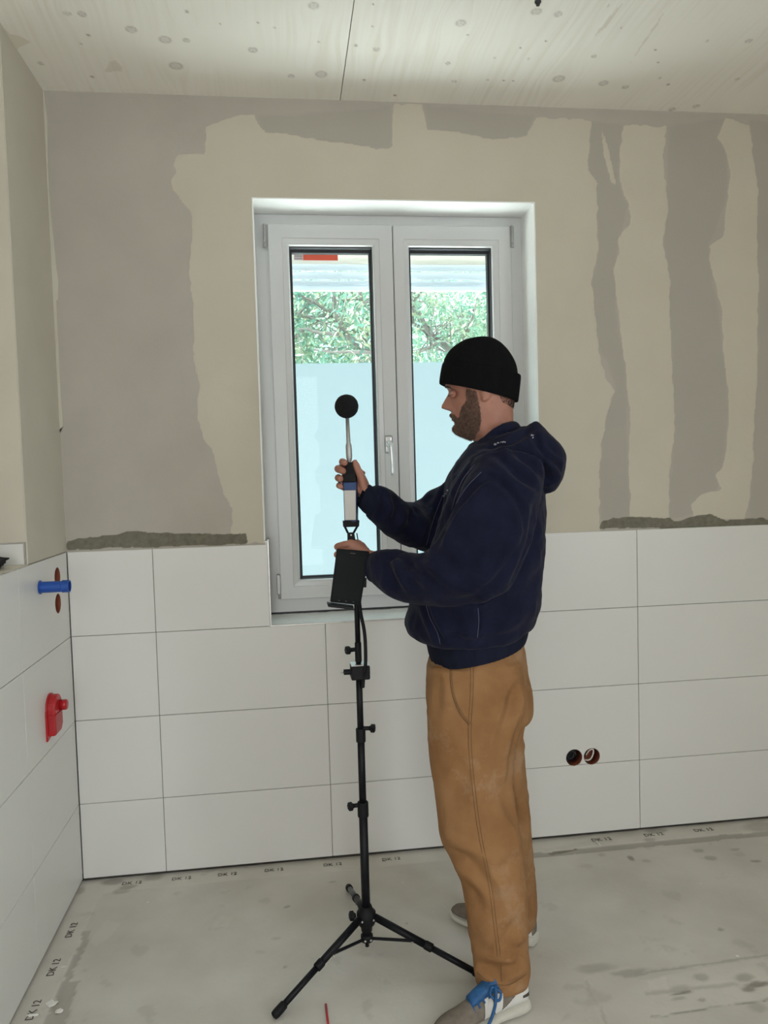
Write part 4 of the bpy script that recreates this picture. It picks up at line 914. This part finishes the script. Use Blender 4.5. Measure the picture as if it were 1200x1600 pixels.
# neck runs down into the collar
parts_head.append(loft([(741,640,802,640,0,.056),(742,670,803,668,0,.057),(742,690,806,688,0,.058),(745,712,812,712,0,.062),(742,735,820,735,0,.07)], 40, 4))
ear = B(759, 611, .074); parts_head.append(ellipsoid(ear, (.017, .008, .026))); parts_head.append(ellipsoid(B(757, 622.5, .075), (.0085, .007, .0085)))
ear = B(759, 611, -.074); parts_head.append(ellipsoid(ear, (.017, .008, .026)))
hm = remesh(*union(*parts_head), .0021, 2)

# --- hands
def finger(pts, r=.0092, tip=.0078):
    P = catmull(pts, 22); R_ = np.interp(np.linspace(0, 1, 22), [0, .3, .6, .93, 1], [r * 1.08, r, r * .97, tip, tip * .55])
    kn = 1 + .05 * np.cos(np.linspace(0, 1, 22) * 6 * PI); return tube_data([tuple(p) for p in P], list(R_ * kn), 14)
# far (right) hand closed round the meter: fingers come round its left side to the front, thumb up behind on the right
RH = []
l0 = float(toloc(PY(548, 750, DY)[None])[0][1])    # lateral position of the meter
f_ = lambda *p: [B(u, v, l0 + dl) for u, v, dl in p]
RH.append(finger(f_((566,742,-.026),(556,733,-.038),(543,727,-.034),(536,722.5,-.014),(536,721.5,.006),(540,724.5,.021)), .0108, .0100))
RH.append(finger(f_((567,752,-.028),(556,744,-.042),(539,737,-.038),(529.5,733,-.016),(530,733,.010),(538.5,737.5,.025)), .0114, .0106))
RH.append(finger(f_((566,762,-.028),(554,756,-.042),(538,750,-.040),(529.5,747,-.018),(529.5,747,.008),(534,749,.020)), .0108, .0098))
RH.append(finger(f_((564,771,-.026),(552,767,-.038),(538,762,-.036),(531,759,-.018),(530.5,759,.002),(534,761,.013)), .0096, .0088))
RH.append(finger(f_((570,768,-.004),(566,750,.004),(560,736,.004),(555.5,725,-.002),(553,719.5,-.006)), .0108, .0082))
pal = loft([(560,733,570,741,l0-.024,.010),(553,741,577,756,l0-.020,.015),(553,756,579,771,l0-.016,.018),(559,771,577,784,l0-.012,.018),(568,778,583,796,l0-.01,.021),(581,778,590,800,l0-.03,.019),(594,783,600,803,l0-.05,.018)], 30, 4)
rm_ = remesh(*union(*RH, pal, ellipsoid(B(566, 752, l0 - .004), (.013, .013, .024))), .0016, 1)
# near (left) hand round the swivel, back of the hand to the viewer
LHn = []
g_ = f_
LHn.append(finger(g_((553,851,.026),(543,850.5,.034),(533,852,.026),(527,854.5,.008),(528,855,-.012)), .0102, .0092))
LHn.append(finger(g_((553,860,.030),(541,862,.034),(530,864.5,.020),(526.5,867,.002),(529,868,-.016)), .0098, .0090))
LHn.append(finger(g_((556,869,.030),(544,872,.032),(535,874,.016),(533,875,-.004),(536,876,-.018)), .0085, .0072))
LHn.append(finger(g_((560,877,.028),(550,880,.026),(543,882,.012),(541,882,-.006)), .0075, .0065))
LHn.append(finger(g_((573,862,.004),(566,853,-.010),(559,848,-.016),(552,846.5,-.018)), .0100, .0078))
pl2 = loft([(541,846,546,857,l0+.026,.009),(547,842.5,552,872,l0+.028,.015),(557,845.5,562,882,l0+.024,.017),(567,853,572,885,l0+.024,.018),(577,859,581,888,l0+.028,.019),(588,862,592,892,l0+.036,.023),(604,868,608,900,l0+.05,.028)], 30, 4)
lm_ = remesh(*union(*LHn, pl2), .0016, 1)

# --- rest of the body under the clothes (arms, trunk, legs) so the figure is one whole
core = [loft([(752,715,818,720,0,.07),(725,750,828,752,0,.165),(718,800,828,800,0,.165),(715,860,828,860,0,.155),(712,920,826,920,0,.15),(700,985,812,975,0,.155),(690,1040,812,1030,0,.165),(690,1090,815,1085,0,.17),(700,1130,806,1125,0,.155)], 32, 3),
        loft([(690,1075,796,1075,.088,.08),(692,1180,785,1180,.10,.07),(703,1290,790,1295,.125,.058),(740,1380,808,1385,.15,.05),(752,1450,808,1455,.17,.045),(763,1520,808,1525,.183,.036),(765,1556,810,1560,.19,.036)], 24, 3),
        loft([(705,1075,800,1075,-.088,.08),(720,1180,806,1180,-.09,.07),(740,1290,812,1295,-.09,.058),(765,1370,822,1375,-.095,.045),(775,1430,822,1435,-.095,.036),(775,1462,826,1466,-.095,.034)], 24, 3),
        loft([(775,735,835,742,.16,.045),(752,800,812,815,.215,.043),(722,860,790,890,.225,.04),(690,880,720,925,.205,.036),(640,880,655,915,.15,.033),(600,872,606,902,.09,.028),(588,868,592,898,.055,.024)], 24, 3),
        loft([(735,745,800,752,-.15,.045),(706,780,770,800,-.195,.04),(680,806,715,836,-.2,.034),(650,803,662,832,-.17,.028),(620,790,620,815,-.118,.024),(598,779,592,800,-.075,.022),(586,776,579,797,-.05,.020)], 24, 3)]
cm_ = remesh(*union(*core), .009, 2)
bm = bmesh.new()
for k in (hm, rm_, lm_, cm_): bm.from_mesh(k)
person_me = bpy.data.meshes.new('body'); bm.to_mesh(person_me); bm.free()
man = link('person', person_me, SKIN, None, True)
tag(man, 'man in black beanie, navy hoodie and tan trousers holding a measuring device', 'person')

# eye, brow, lashes
def ell_obj(name, c, ax, mat_, rot=None): V, F = ellipsoid(c, ax, rot, 16); return link(name, mesh(name, V, F), mat_, man, True)
EYEW = mat('eye_white', (.55, .5, .48), .2); HAIRD = mat('dark_brown_hair', (.03, .018, .012), .7, .3, 80)
for sd in (1, -1):
    ell_obj('eye', B(708.5, 616, sd * .030), (.010, .0115, .0095), EYEW)
    ell_obj('eyelid', B(707.8, 615.6, sd * .0305), (.0118, .0130, .0112), SKIN)
    bm = bmesh.new(); add_tube(bm, catmull([B(701.5, 617.5, sd * .024), B(700.8, 618.8, sd * .031), B(704, 617.5, sd * .040), B(708.5, 616.5, sd * .044)], 10), [.0006, .0010, .0012, .0011, .0010, .0010, .0010, .0009, .0008, .0005], 6); frombm('lashes', bm, HAIRD, man)
    bm = bmesh.new(); add_tube(bm, catmull([B(696.5, 606, sd * .012), B(697, 604.5, sd * .024), B(701, 605, sd * .038), B(707, 607.5, sd * .046)], 10), [.0015, .0025, .003, .0032, .003, .003, .0026, .002, .0015, .0008], 8); frombm('eyebrow', bm, HAIRD, man)

# --- beard: many short hairs on the jaw, cheeks, chin and upper lip, and close-cropped hair at the nape
def hair_patch(name, poly, n, length, down, thick, mat_, seed, lift=.35, under=None):
    a = coords(hm); nrm = normals(hm); q = toloc(a)
    pl = [tuple(toloc(B(u, v, .045)[None])[0][[0, 2]]) for u, v in poly]
    msk = inpoly(q[:, [0, 2]] + np.stack([vnoise(q, 120) * .002, vnoise(q + 4, 120) * .002], -1), pl) & (np.abs(nrm[:, 2]) < 1.1); idx = np.nonzero(msk)[0]
    if len(idx) == 0: return None
    rg_ = np.random.default_rng(seed); pk = rg_.choice(idx, n); p = a[pk] + rg_.normal(0, .0009, (n, 3)); nn = nrm[pk]
    dd = np.array(down) / np.linalg.norm(down); dw = dd[0] * PFW + dd[2] * UPV; dw = dw + nn * lift + rg_.normal(0, .22, (n, 3)); dw /= np.linalg.norm(dw, axis=1)[:, None]
    ll = length * rg_.uniform(.6, 1.15, n); sdv = np.cross(dw, rg_.normal(0, 1, (n, 3))); sdv /= np.linalg.norm(sdv, axis=1)[:, None]
    p = p - nn * .0006; V = np.stack([p - sdv * thick, p + sdv * thick, p + dw * ll[:, None] * .6 + nn * .0006 + sdv * thick * .7, p + dw * ll[:, None]], 1).reshape(-1, 3)
    return link(name, mesh(name, V, [(4 * i, 4 * i + 1, 4 * i + 2, 4 * i + 3) for i in range(n)]), mat_, man)
BPOLY = [(729,608),(744,611),(749,628),(751,645),(752,660),(748,673),(741,682),(730,689),(715,686),(706,678),(704,668),(708,663),(714,661),(716,655),(719,646),(722,636),(729,624)]
be = hair_patch('beard', BPOLY, 17000, .0085, (.25, 0, -1), .00042, BEARD, 11); be['label'] = 'short brown full beard'; be['kind'] = 'stuff'
MPOLY = [(700,643.5),(706,644),(712,648),(717,655),(716,661),(711,661),(709,654),(704,650.5),(698,649)]
mo = hair_patch('moustache', MPOLY, 2600, .0062, (.1, 0, -1), .0004, BEARD, 12, .3); mo['kind'] = 'stuff'
NPOLY = [(778,612),(808,612),(808,636),(798,634),(784,628)]
nh = hair_patch('nape_hair', NPOLY, 5200, .0035, (-.1, 0, -1), .0003, HAIRD, 13, .15); nh['kind'] = 'stuff'

# --- beanie
bV, bF = loft([(690.5,600,806,624,0,.080),(689.5,588,808,608,0,.083),(691.5,572,809,590,0,.084),(697,556,807,572,0,.082),(708,543,800,556,0,.076),(724,533,788,541,0,.064),(742,528.5,775,531.5,0,.042),(752,527,764,528,0,.015)], 80, 6, 2.1)
q = toloc(bV); ang = np.arctan2(q[:, 1], q[:, 0] - q[:, 0].mean()); bV = bV + .0007 * np.cos(ang * 60)[:, None] * (fromloc(np.c_[np.cos(ang), np.sin(ang), ang * 0]) - PO)
bn = link('beanie', mesh('beanie', bV, bF), KNIT, man, True); bn['label'] = 'black ribbed knit beanie'
cV, cF = loft([(688.8,601,808,628,0,.0825),(687,599,809.5,626,0,.0855),(687.5,590,812,606,0,.088),(691,571,813.5,589,0,.0885),(694,567,811.5,586,0,.0865),(695,568,809,587,0,.083)], 160, 5, 2.1, caps=False)
q = toloc(cV); ang = np.arctan2(q[:, 1], q[:, 0] - q[:, 0].mean()); cV = cV + .0009 * np.cos(ang * 60)[:, None] * (fromloc(np.c_[np.cos(ang), np.sin(ang), ang * 0]) - PO)
link('beanie_cuff', mesh('cuff', cV, cF), KNIT, bn, True)

# --- hoodie
torso = loft([(745,690,808,686,0,.085),(729,704,832,706,0,.14),(714,726,843,730,0,.20),(701,750,846,755,0,.225),(694,790,848,795,0,.23),(684,830,849,835,0,.228),(668,870,849,870,0,.225),(655,910,848,905,0,.222),(641,945,845,938,0,.222),(636,966,841,954,0,.222),(641,984,834,968,0,.214),(656,996,826,977,0,.196),(672,999,820,980,0,.18)], 64, 5, 2.25)
armN = loft([(745,722,848,735,.14,.08),(728,752,845,765,.185,.082),(712,790,836,815,.215,.080),(692,830,820,870,.225,.076),(670,858,792,918,.22,.072),(652,866,735,940,.20,.068),(632,868,690,944,.17,.066),(612,862,645,938,.135,.062),(594,861,612,928,.10,.054),(582,866,590,913,.075,.044)], 48, 6, 2.1)
armF = loft([(712,742,800,745,-.14,.08),(690,757,790,780,-.19,.08),(670,768,770,835,-.21,.075),(656,782,730,872,-.20,.068),(640,786,672,862,-.145,.062),(622,779,628,846,-.085,.057),(606,768,598,828,-.030,.052),(590,762,576,808,.004,.046)], 48, 6, 2.1)
# hood lying on the shoulders: collar roll and hanging pouch
hoodp = loft([(822,668,838,660,0,.07),(806,690,862,684,0,.115),(808,715,880,706,0,.128),(818,742,882,726,0,.125),(832,762,876,748,0,.105),(842,768,864,765,0,.07)], 48, 6, 2.2)
rim = []
for t in np.linspace(0, 2 * PI, 41)[:-1]:
    f = .5 + .5 * math.cos(t)                      # 1 front, 0 back
    uu = 743 * f + 822 * (1 - f); vv = 703 * f + 677 * (1 - f) + 6 * math.sin(t) ** 2
    rim.append(B(uu, vv, .100 * math.sin(t) * (1 - .12 * f)))
rim.append(rim[0]); rV, rF = tube_data([tuple(p) for p in rim], [.017 + .005 * math.sin(i * .8) for i in range(41)], 16)
inner = []
for t in np.linspace(0, 2 * PI, 41)[:-1]:
    f = .5 + .5 * math.cos(t); uu = 745 * f + 806 * (1 - f); vv = 700 * f + 667 * (1 - f) - 10 * math.sin(t) ** 2
    inner.append(B(uu, vv, .078 * math.sin(t)))
inner.append(inner[0]); iV, iF = tube_data([tuple(p) for p in inner], .012, 12)
drape = loft([(735,698,835,668,0,.095),(728,708,850,690,0,.135),(735,728,860,715,0,.165),(770,745,858,740,0,.16)], 48, 5, 2.2)
hoodm = remesh(*union(torso, armN, armF, hoodp, (rV, rF), (iV, iF), drape), .0048, 4)
cloth_noise(hoodm, .0055, 7, .0035, 10)
cloth_noise(hoodm, .0022, 17, .0018, 24)
strokes(hoodm, [
    ([(836,668),(812,684),(790,693),(762,697),(745,700)], 3.0, .006), ([(836,672),(838,690),(846,706),(872,728),(882,742)], 3.0, .005),
    ([(806,700),(832,722),(848,742),(858,760)], 6, .010), ([(768,705),(790,722),(812,742),(835,758),(845,766)], 4.5, .009), ([(790,706),(812,716),(828,728)], 5, .004), ([(850,690),(868,706),(876,724)], 5, .004),
    ([(762,745),(785,757),(802,775),(815,800),(818,830),(812,860)], 3, .0045), ([(846,772),(836,810),(828,850),(806,900),(795,930)], 6, .007), ([(812,842),(795,880),(775,905),(748,922)], 3.5, .006),
    ([(765,745),(742,760),(715,790),(700,812),(688,838),(682,858)], 3.2, .007), ([(728,720),(705,755),(688,790),(672,835),(664,858)], 3.0, .006), ([(745,722),(722,750),(708,785),(700,800)], 2.5, .003),
    ([(588,868),(592,888),(594,910)], 3, .004), ([(612,864),(604,880),(612,905),(626,925)], 5, .008), ([(640,868),(636,884),(646,905),(660,925)], 5, .008), ([(600,870),(618,868),(632,874),(648,892)], 4, .006), ([(662,866),(652,880),(662,898),(685,912)], 6, .007), ([(628,890),(650,905),(684,918)], 4, -.003),
    ([(690,872),(712,888),(740,896)], 8, .005), ([(700,940),(740,934),(770,918),(792,898)], 4, .004), ([(745,820),(765,850),(780,880)], 9, .004), ([(720,830),(735,860),(745,890)], 9, .004), ([(790,800),(785,850),(770,890)], 8, .003),
    ([(592,768),(602,786),(598,806)], 3.5, .006), ([(612,772),(622,790),(618,820)], 5, .008), ([(636,784),(642,806),(634,836)], 5, .008), ([(655,788),(650,812),(655,840)], 5, .007), ([(672,772),(664,790),(672,812)], 5, .006),
    ([(664,944),(672,966),(684,990),(688,1006)], 3.2, .008), ([(648,950),(656,975),(670,998)], 6, .005), ([(748,945),(748,970),(745,998)], 2.2, .003), ([(700,950),(710,975),(705,1000)], 9, .004), ([(790,930),(778,955),(760,975)], 8, .005), ([(820,900),(810,930),(785,960)], 7, .005), ([(836,880),(830,920),(815,950)], 7, .004),
    ([(672,1003),(700,998),(735,1003),(770,999),(800,990),(822,978)], 4, .004)])
hood = link('hoodie', hoodm, HOOD, man, True); hood['label'] = 'baggy navy blue hooded sweatshirt'
# waistband and cuffs
wb = loft([(665,996,825,974,0,.187),(667,1003,826,980,0,.190),(669,1013,825,987,0,.190),(672,1023,823,994,0,.188),(676,1030,820,999,0,.185),(684,1029,814,997,0,.174)], 128, 5, 2.2, caps=False)
Vw = wb[0]; q = toloc(Vw); ang = np.arctan2(q[:, 1], q[:, 0] - q[:, 0].mean()); Vw = Vw + .0010 * np.cos(ang * 90)[:, None] * (fromloc(np.c_[np.cos(ang), np.sin(ang), ang * 0]) - PO)
o = link('waistband', mesh('wb', Vw, wb[1]), HOODD, hood, True)
cu = loft([(596,862,604,914,.095,.040),(586,862,590,912,.075,.038),(578,864,580,908,.062,.034),(576,867,577,904,.06,.030),(579,870,580,902,.062,.027)], 64, 5, 2.1, caps=False); link('cuff', mesh('cu', *cu), HOODD, hood, True)
cu = loft([(594,766,584,808,.004,.044),(584,761,570,802,.010,.041),(577,757,563,795,.014,.038),(572,759,560,791,.016,.035),(575,762,563,788,.016,.030)], 64, 5, 2.1, caps=False); link('cuff', mesh('cu2', *cu), HOODD, hood, True)
def surf_ray(me_bvh, u, v):
    d = Vector(ray(u, v)).normalized(); h = me_bvh.ray_cast(Vector(CAM_C), d); return h
from mathutils.bvhtree import BVHTree
def bvh_of(me): return BVHTree.FromPolygons([v.co[:] for v in me.vertices], [p.vertices[:] for p in me.polygons])
HB = bvh_of(hoodm)
def on_surface(bvh, pts, n, off=.0008):
    out = []
    for u, v in catmull(pts, n):
        h = surf_ray(bvh, u, v)
        if h[0] is not None: out.append(h[0] + (h[1] if h[1].dot(Vector(ray(u, v))) < 0 else -h[1]) * off)
    return out
def cord(name, bvh, pts, r, mat_, parent, n=40, off=.0008, seg=6, label=None):
    P = on_surface(bvh, pts, n, off)
    if len(P) < 4: return None
    A = np.array([p[:] for p in P])
    jump = np.nonzero(np.linalg.norm(np.diff(A, axis=0), axis=1) > .016)[0]; cuts = [0, *(jump + 1), len(A)]
    k = max(range(len(cuts) - 1), key=lambda i: cuts[i + 1] - cuts[i]); A = A[cuts[k]:cuts[k + 1]]
    if len(A) < 4: return None
    for _ in range(2): A[1:-1] = (A[:-2] + A[1:-1] * 2 + A[2:]) / 4
    o = tube(name, A, r, mat_, parent, seg)
    if label: o['label'] = label
    return o
for pts in ([(728,714),(704,748),(690,778),(676,815),(666,852)], [(734,720),(716,742),(700,768),(688,800),(678,840)], [(742,726),(724,748),(712,775),(706,796)], [(752,738),(730,760),(712,788),(698,812),(688,838)], [(688,1006),(683,988),(672,966),(666,946)], [(747,950),(748,972),(746,996)]):
    cord('seam', HB, pts, .0009, SEAM, hood, off=.0004)
GREYP = mat('worn_white_print', (.42, .42, .46), .9, .3, 120)
def dabs(pts, s, mat_, parent, name, bvh, seed):
    rg_ = np.random.default_rng(seed); bm = bmesh.new()
    for u, v in pts:
        for k in range(5):
            h = surf_ray(bvh, u + rg_.normal(0, s), v + rg_.normal(0, s * .5))
            if h[0] is None: continue
            n = h[1]; a, b_ = perp(n); r = rg_.uniform(.0012, .0028); th = rg_.uniform(0, PI); a2 = a * math.cos(th) + b_ * math.sin(th); b2 = n.cross(a2)
            c = h[0] + n * .0006; vs = [bm.verts.new(c + a2 * r * x + b2 * r * .45 * y) for x, y in ((-1, -.6), (0, -1), (1, -.4), (.8, .7), (-.3, 1))]; bm.faces.new(vs)
    return frombm(name, bm, mat_, parent)
dabs([(774,694),(779,692),(784,691),(788,691)], 1.2, GREYP, hood, 'worn_print', HB, 5)['kind'] = 'stuff'; dabs([(831,680),(832,684),(833,680)], .9, GREYP, hood, 'worn_print', HB, 6)['kind'] = 'stuff'
dabs([(696,772),(694,775),(699,766)], 1.0, GREYP, hood, 'frayed_cord_end', HB, 7)['kind'] = 'stuff'
DUST = mat('plaster_dust_smudge', (.085, .09, .125), .95, .3, 60)

# --- trousers
TN = [(668,1040,817,1030,.075,.105),(667,1075,822,1070,.082,.105),(668,1105,822,1102,.088,.103),(670,1140,812,1138,.092,.100),(673,1180,803,1178,.098,.096),(677,1225,799,1220,.105,.092),(682,1270,803,1262,.115,.088),(688,1305,812,1302,.125,.085),(702,1336,818,1336,.138,.082),(716,1362,820,1366,.148,.079),(724,1395,822,1398,.158,.076),(728,1430,823,1432,.167,.074),(733,1470,824,1472,.175,.073),(737,1505,827,1502,.181,.074),(742,1524,828,1520,.185,.072),(747,1534,824,1534,.187,.067)]
TFr = [(690,1060,822,1050,-.085,.10),(692,1100,828,1100,-.088,.10),(705,1150,818,1145,-.09,.098),(715,1200,822,1196,-.09,.09),(722,1250,826,1246,-.092,.085),(730,1300,829,1296,-.094,.08),(738,1345,833,1342,-.096,.075),(745,1385,836,1382,-.097,.070),(752,1412,838,1408,-.098,.067),(758,1432,837,1430,-.098,.064),(762,1444,833,1446,-.098,.060)]
hip = loft([(679,1012,814,985,0,.163),(669,1033,822,1020,0,.177),(667,1070,829,1065,0,.186),(669,1100,832,1096,0,.184),(678,1122,828,1116,0,.17),(700,1132,812,1126,0,.13)], 56, 5, 2.2)
pm = remesh(*union(hip, loft(TN, 48, 5, 2.15), loft(TFr, 48, 5, 2.15)), .0052, 4)
cloth_noise(pm, .0045, 6, .0028, 11)
cloth_noise(pm, .0018, 18, .0012, 26)
strokes(pm, [
    ([(826,1052),(812,1072),(800,1100),(790,1130),(780,1165)], 5, .006), ([(770,1060),(792,1078),(808,1098)], 8, .005), ([(812,1128),(806,1160),(800,1195),(794,1240)], 4, .006), ([(740,1040),(760,1052),(790,1062)], 7, .003),
    ([(674,1060),(682,1090),(686,1120)], 5, .004), ([(684,1055),(690,1085)], 4, .003),
    ([(690,1318),(712,1334),(745,1350),(768,1372)], 6, .008), ([(722,1348),(742,1362),(766,1388),(772,1405)], 5, .007), ([(690,1306),(705,1320),(722,1325)], 6, -.003), ([(816,1335),(795,1350),(775,1378)], 7, .005), ([(722,1375),(740,1392),(748,1420)], 6, .004),
    ([(820,1500),(800,1512),(780,1512),(760,1500)], 5, .009), ([(826,1480),(808,1486),(790,1480)], 6, .007), ([(740,1498),(758,1510),(780,1526),(800,1528)], 4.5, .008), ([(738,1478),(756,1486),(772,1484)], 6, .005), ([(812,1440),(796,1455),(780,1480)], 7, .005), ([(735,1450),(745,1465),(765,1470)], 7, .004), ([(822,1524),(806,1535),(790,1546)], 4, .005),
    ([(838,1396),(832,1412),(836,1428)], 4, .006), ([(828,1340),(834,1372)], 5, .004), ([(760,1200),(775,1240),(792,1275)], 10, .004), ([(700,1180),(715,1220),(712,1260)], 12, .003), ([(780,1230),(800,1262),(808,1290)], 6, .005)])
tr_ = link('trousers', pm, PANT, man, True); tr_['label'] = 'loose tan canvas work trousers'
PB = bvh_of(pm)
cord('pocket_edge', PB, [(704.5,1036),(703.5,1055),(705,1075),(710,1095),(719,1115),(733,1133)], .0016, mat('pocket_shadow_edge', (.14, .07, .028), .9), tr_, 50, .0002)
cord('pocket_edge', PB, [(707,1036),(706,1056),(708,1076),(713,1096),(722,1114),(735,1131)], .0010, STITCH, tr_, 50, .0004)
for dx in (-3, 1.5):
    cord('side_seam', PB, [(738 + dx,1036),(738 + dx,1080),(735 + dx,1130),(736 + dx,1180),(742 + dx,1240),(750 + dx,1300),(762 + dx,1360),(769 + dx,1400),(775 + dx,1450),(780 + dx,1490),(782 + dx,1534)], .0009, STITCH, tr_, 110, .0003)
cord('hem_seam', PB, [(745,1519),(760,1531),(780,1539),(800,1537),(822,1522)], .0010, STITCH, tr_, 40, .0004)
cord('waist_seam', PB, [(790,1020),(805,1012),(818,1002)], .0010, STITCH, tr_, 20, .0004)
# hem bands
hb = loft([(743,1527,827,1523,.186,.071),(746,1534,826,1531,.187,.069),(750,1540,822,1538,.188,.064)], 64, 4, 2.15, caps=False)

# --- shoes
SUEDE = mat('taupe_suede', (.175, .145, .115), .9, .15, 60, .5, 300); SOLEW = mat('off_white_rubber', (.52, .50, .43), .6, .08, 20); LEATH = mat('white_leather', (.66, .64, .60), .45, .03, 20); BLUEL = mat('blue_mesh_fabric', (.012, .085, .23), .6, .3, 60, .5, 200); DKS = mat('dark_brown_trim', (.06, .048, .038), .7)
def shoe(label, heel, toe, bluetongue):
    """heel, toe: floor points; local x heel->toe, z up; outer side = left of direction for the near shoe"""
    heel = np.array([heel[0], heel[1], FZ]); toe = np.array([toe[0], toe[1], FZ]); ax = toe - heel; L = np.linalg.norm(ax); ax /= L; ay = np.cross(UPV, ax)
    T = lambda V: heel + np.asarray(V)[:, 0:1] * L * ax + np.asarray(V)[:, 1:2] * ay + np.asarray(V)[:, 2:3] * UPV
    def rings(S, n=32, sub=4, ex=2.6):
        K = catmull(S, (len(S) - 1) * sub + 1); th = np.linspace(0, 2 * PI, n, endpoint=False); c, s_ = np.cos(th), np.sin(th); cc = np.sign(c) * np.abs(c) ** (2 / ex); ss = np.sign(s_) * np.abs(s_) ** (2 / ex); V = []
        for x, hw, z0, z1, tw, yc in K:
            zz_ = (z0 + z1) / 2 + ss * (z1 - z0) / 2; k = (ss + 1) / 2; V.append(np.stack([np.full(n, x), yc + cc * (hw * (1 - k) + tw * k), zz_], -1))
        V = np.vstack(V); m = len(K); F = [(i * n + j, i * n + (j + 1) % n, (i + 1) * n + (j + 1) % n, (i + 1) * n + j) for i in range(m - 1) for j in range(n)] + [tuple(range(n))[::-1], tuple((m - 1) * n + j for j in range(n))]
        return T(V), F
    so = rings([(0, .018, .004, .030, .018, 0), (.02, .030, .001, .036, .029, 0), (.12, .036, 0, .034, .034, 0), (.35, .036, .001, .028, .034, -.002), (.6, .045, .001, .026, .043, -.001), (.8, .047, .001, .024, .045, 0), (.93, .036, .003, .024, .034, .002), (1.0, .014, .010, .024, .014, .003)])
    s = link('shoe', mesh('shoe_sole', *so), SOLEW, man, True); s['label'] = label
    up = rings([(.015, .018, .028, .085, .012, 0), (.05, .030, .026, .098, .022, 0), (.16, .033, .026, .100, .024, 0), (.30, .034, .024, .096, .024, -.001), (.42, .036, .022, .090, .022, -.001), (.56, .041, .021, .076, .022, 0), (.70, .044, .020, .060, .024, .001), (.84, .041, .020, .049, .022, .002), (.94, .028, .020, .040, .016, .003), (.985, .012, .020, .030, .008, .003)], 36, 4, 2.3)
    me = mesh('upper', *up); u_ = link('upper', me, SUEDE, s, True)
    bv = bvh_of(me)
    def patch(name, pts2, mat_, off, sd=1, n=30):
        """flat panel pts2 (x, z) laid on the side sd of the upper"""
        xs_ = [p[0] for p in pts2]; zs_ = [p[1] for p in pts2]; V = []; ix = {}; F = []; N = n * 2
        for i in range(N + 1):
            for j in range(n + 1):
                x = min(xs_) + (max(xs_) - min(xs_)) * i / N; z = min(zs_) + (max(zs_) - min(zs_)) * j / n; V.append((x, z))
        ins = inpoly(np.array(V), pts2); W_ = []
        for k, (x, z) in enumerate(V):
            if not ins[k]: continue
            o_ = Vector(T(np.array([[x, sd * .12, z]]))[0]); h = bv.ray_cast(o_, Vector(-ay * sd))
            if h[0] is None: continue
            ix[k] = len(W_); W_.append(h[0] + Vector(ay * sd) * off)
        for i in range(N):
            for j in range(n):
                q4_ = [i * (n + 1) + j, (i + 1) * (n + 1) + j, (i + 1) * (n + 1) + j + 1, i * (n + 1) + j + 1]
                if all(k in ix for k in q4_): F.append(tuple(ix[k] for k in q4_))
        if not F: return
        o = link(name, mesh(name, W_, F), mat_, s, True); md = o.modifiers.new('t', 'SOLIDIFY'); md.thickness = .0012; md.offset = 0
        return o
    for sd in (1, -1):
        patch('heel_panel', [(.0, .026), (.40, .024), (.30, .045), (.16, .072), (.06, .086), (.0, .078)], LEATH, .0016, sd)
        patch('side_emblem', [(.34, .036), (.41, .036), (.43, .058), (.47, .036), (.54, .036), (.50, .082), (.43, .082), (.42, .062), (.38, .082), (.31, .082)], LEATH, .0022, sd)
        patch('toe_guard', [(.66, .022), (.99, .022), (.97, .034), (.86, .036), (.74, .040), (.66, .034)], SUEDE, .0014, sd)
        patch('sole_stripe', [(.03, .050), (.11, .052), (.11, .058), (.03, .060)], DKS, .003, sd)
    tg = rings([(.30, .020, .085, .118, .016, 0), (.38, .022, .080, .112, .019, 0), (.50, .022, .070, .097, .018, 0), (.62, .020, .058, .080, .016, 0)], 20, 4)
    link('tongue', mesh('tongue', *tg), BLUEL if bluetongue else SUEDE, s, True)
    for k in range(6):
        x = .36 + k * .05; z = .112 - k * .0085; pts = catmull([(x, -.026, z - .016), (x + .008, -.012, z - .002), (x + .012, 0, z + .001), (x + .008, .012, z - .002), (x, .026, z - .016)], 14); V, F = tube_data([tuple(p) for p in T(pts)], .0026, 8)
        link('lace', mesh('lace', V, F), BLUEL if bluetongue else LEATH, s, True)
    if bluetongue:
        V, F = tube_data([tuple(p) for p in T(catmull([(.38, .02, .104), (.44, .045, .080), (.50, .052, .05), (.56, .054, .028)], 16))], .004, 8); link('lace_end', mesh('lace_end', V, F), BLUEL, s, True)
        V, F = tube_data([tuple(p) for p in T(catmull([(.42, .018, .102), (.36, .034, .092), (.40, .042, .078), (.46, .03, .090), (.42, .018, .102)], 20))], .0035, 8); link('lace_loop', mesh('lace_loop', V, F), BLUEL, s, True)
    return s
shoe('taupe suede sneaker with white emblem and blue laces', (1.352, -.862), (1.085, -.945), True)
shoe('taupe sneaker with off-white sole, mostly behind the front leg', (1.462, -.618), (1.250, -.418), False)
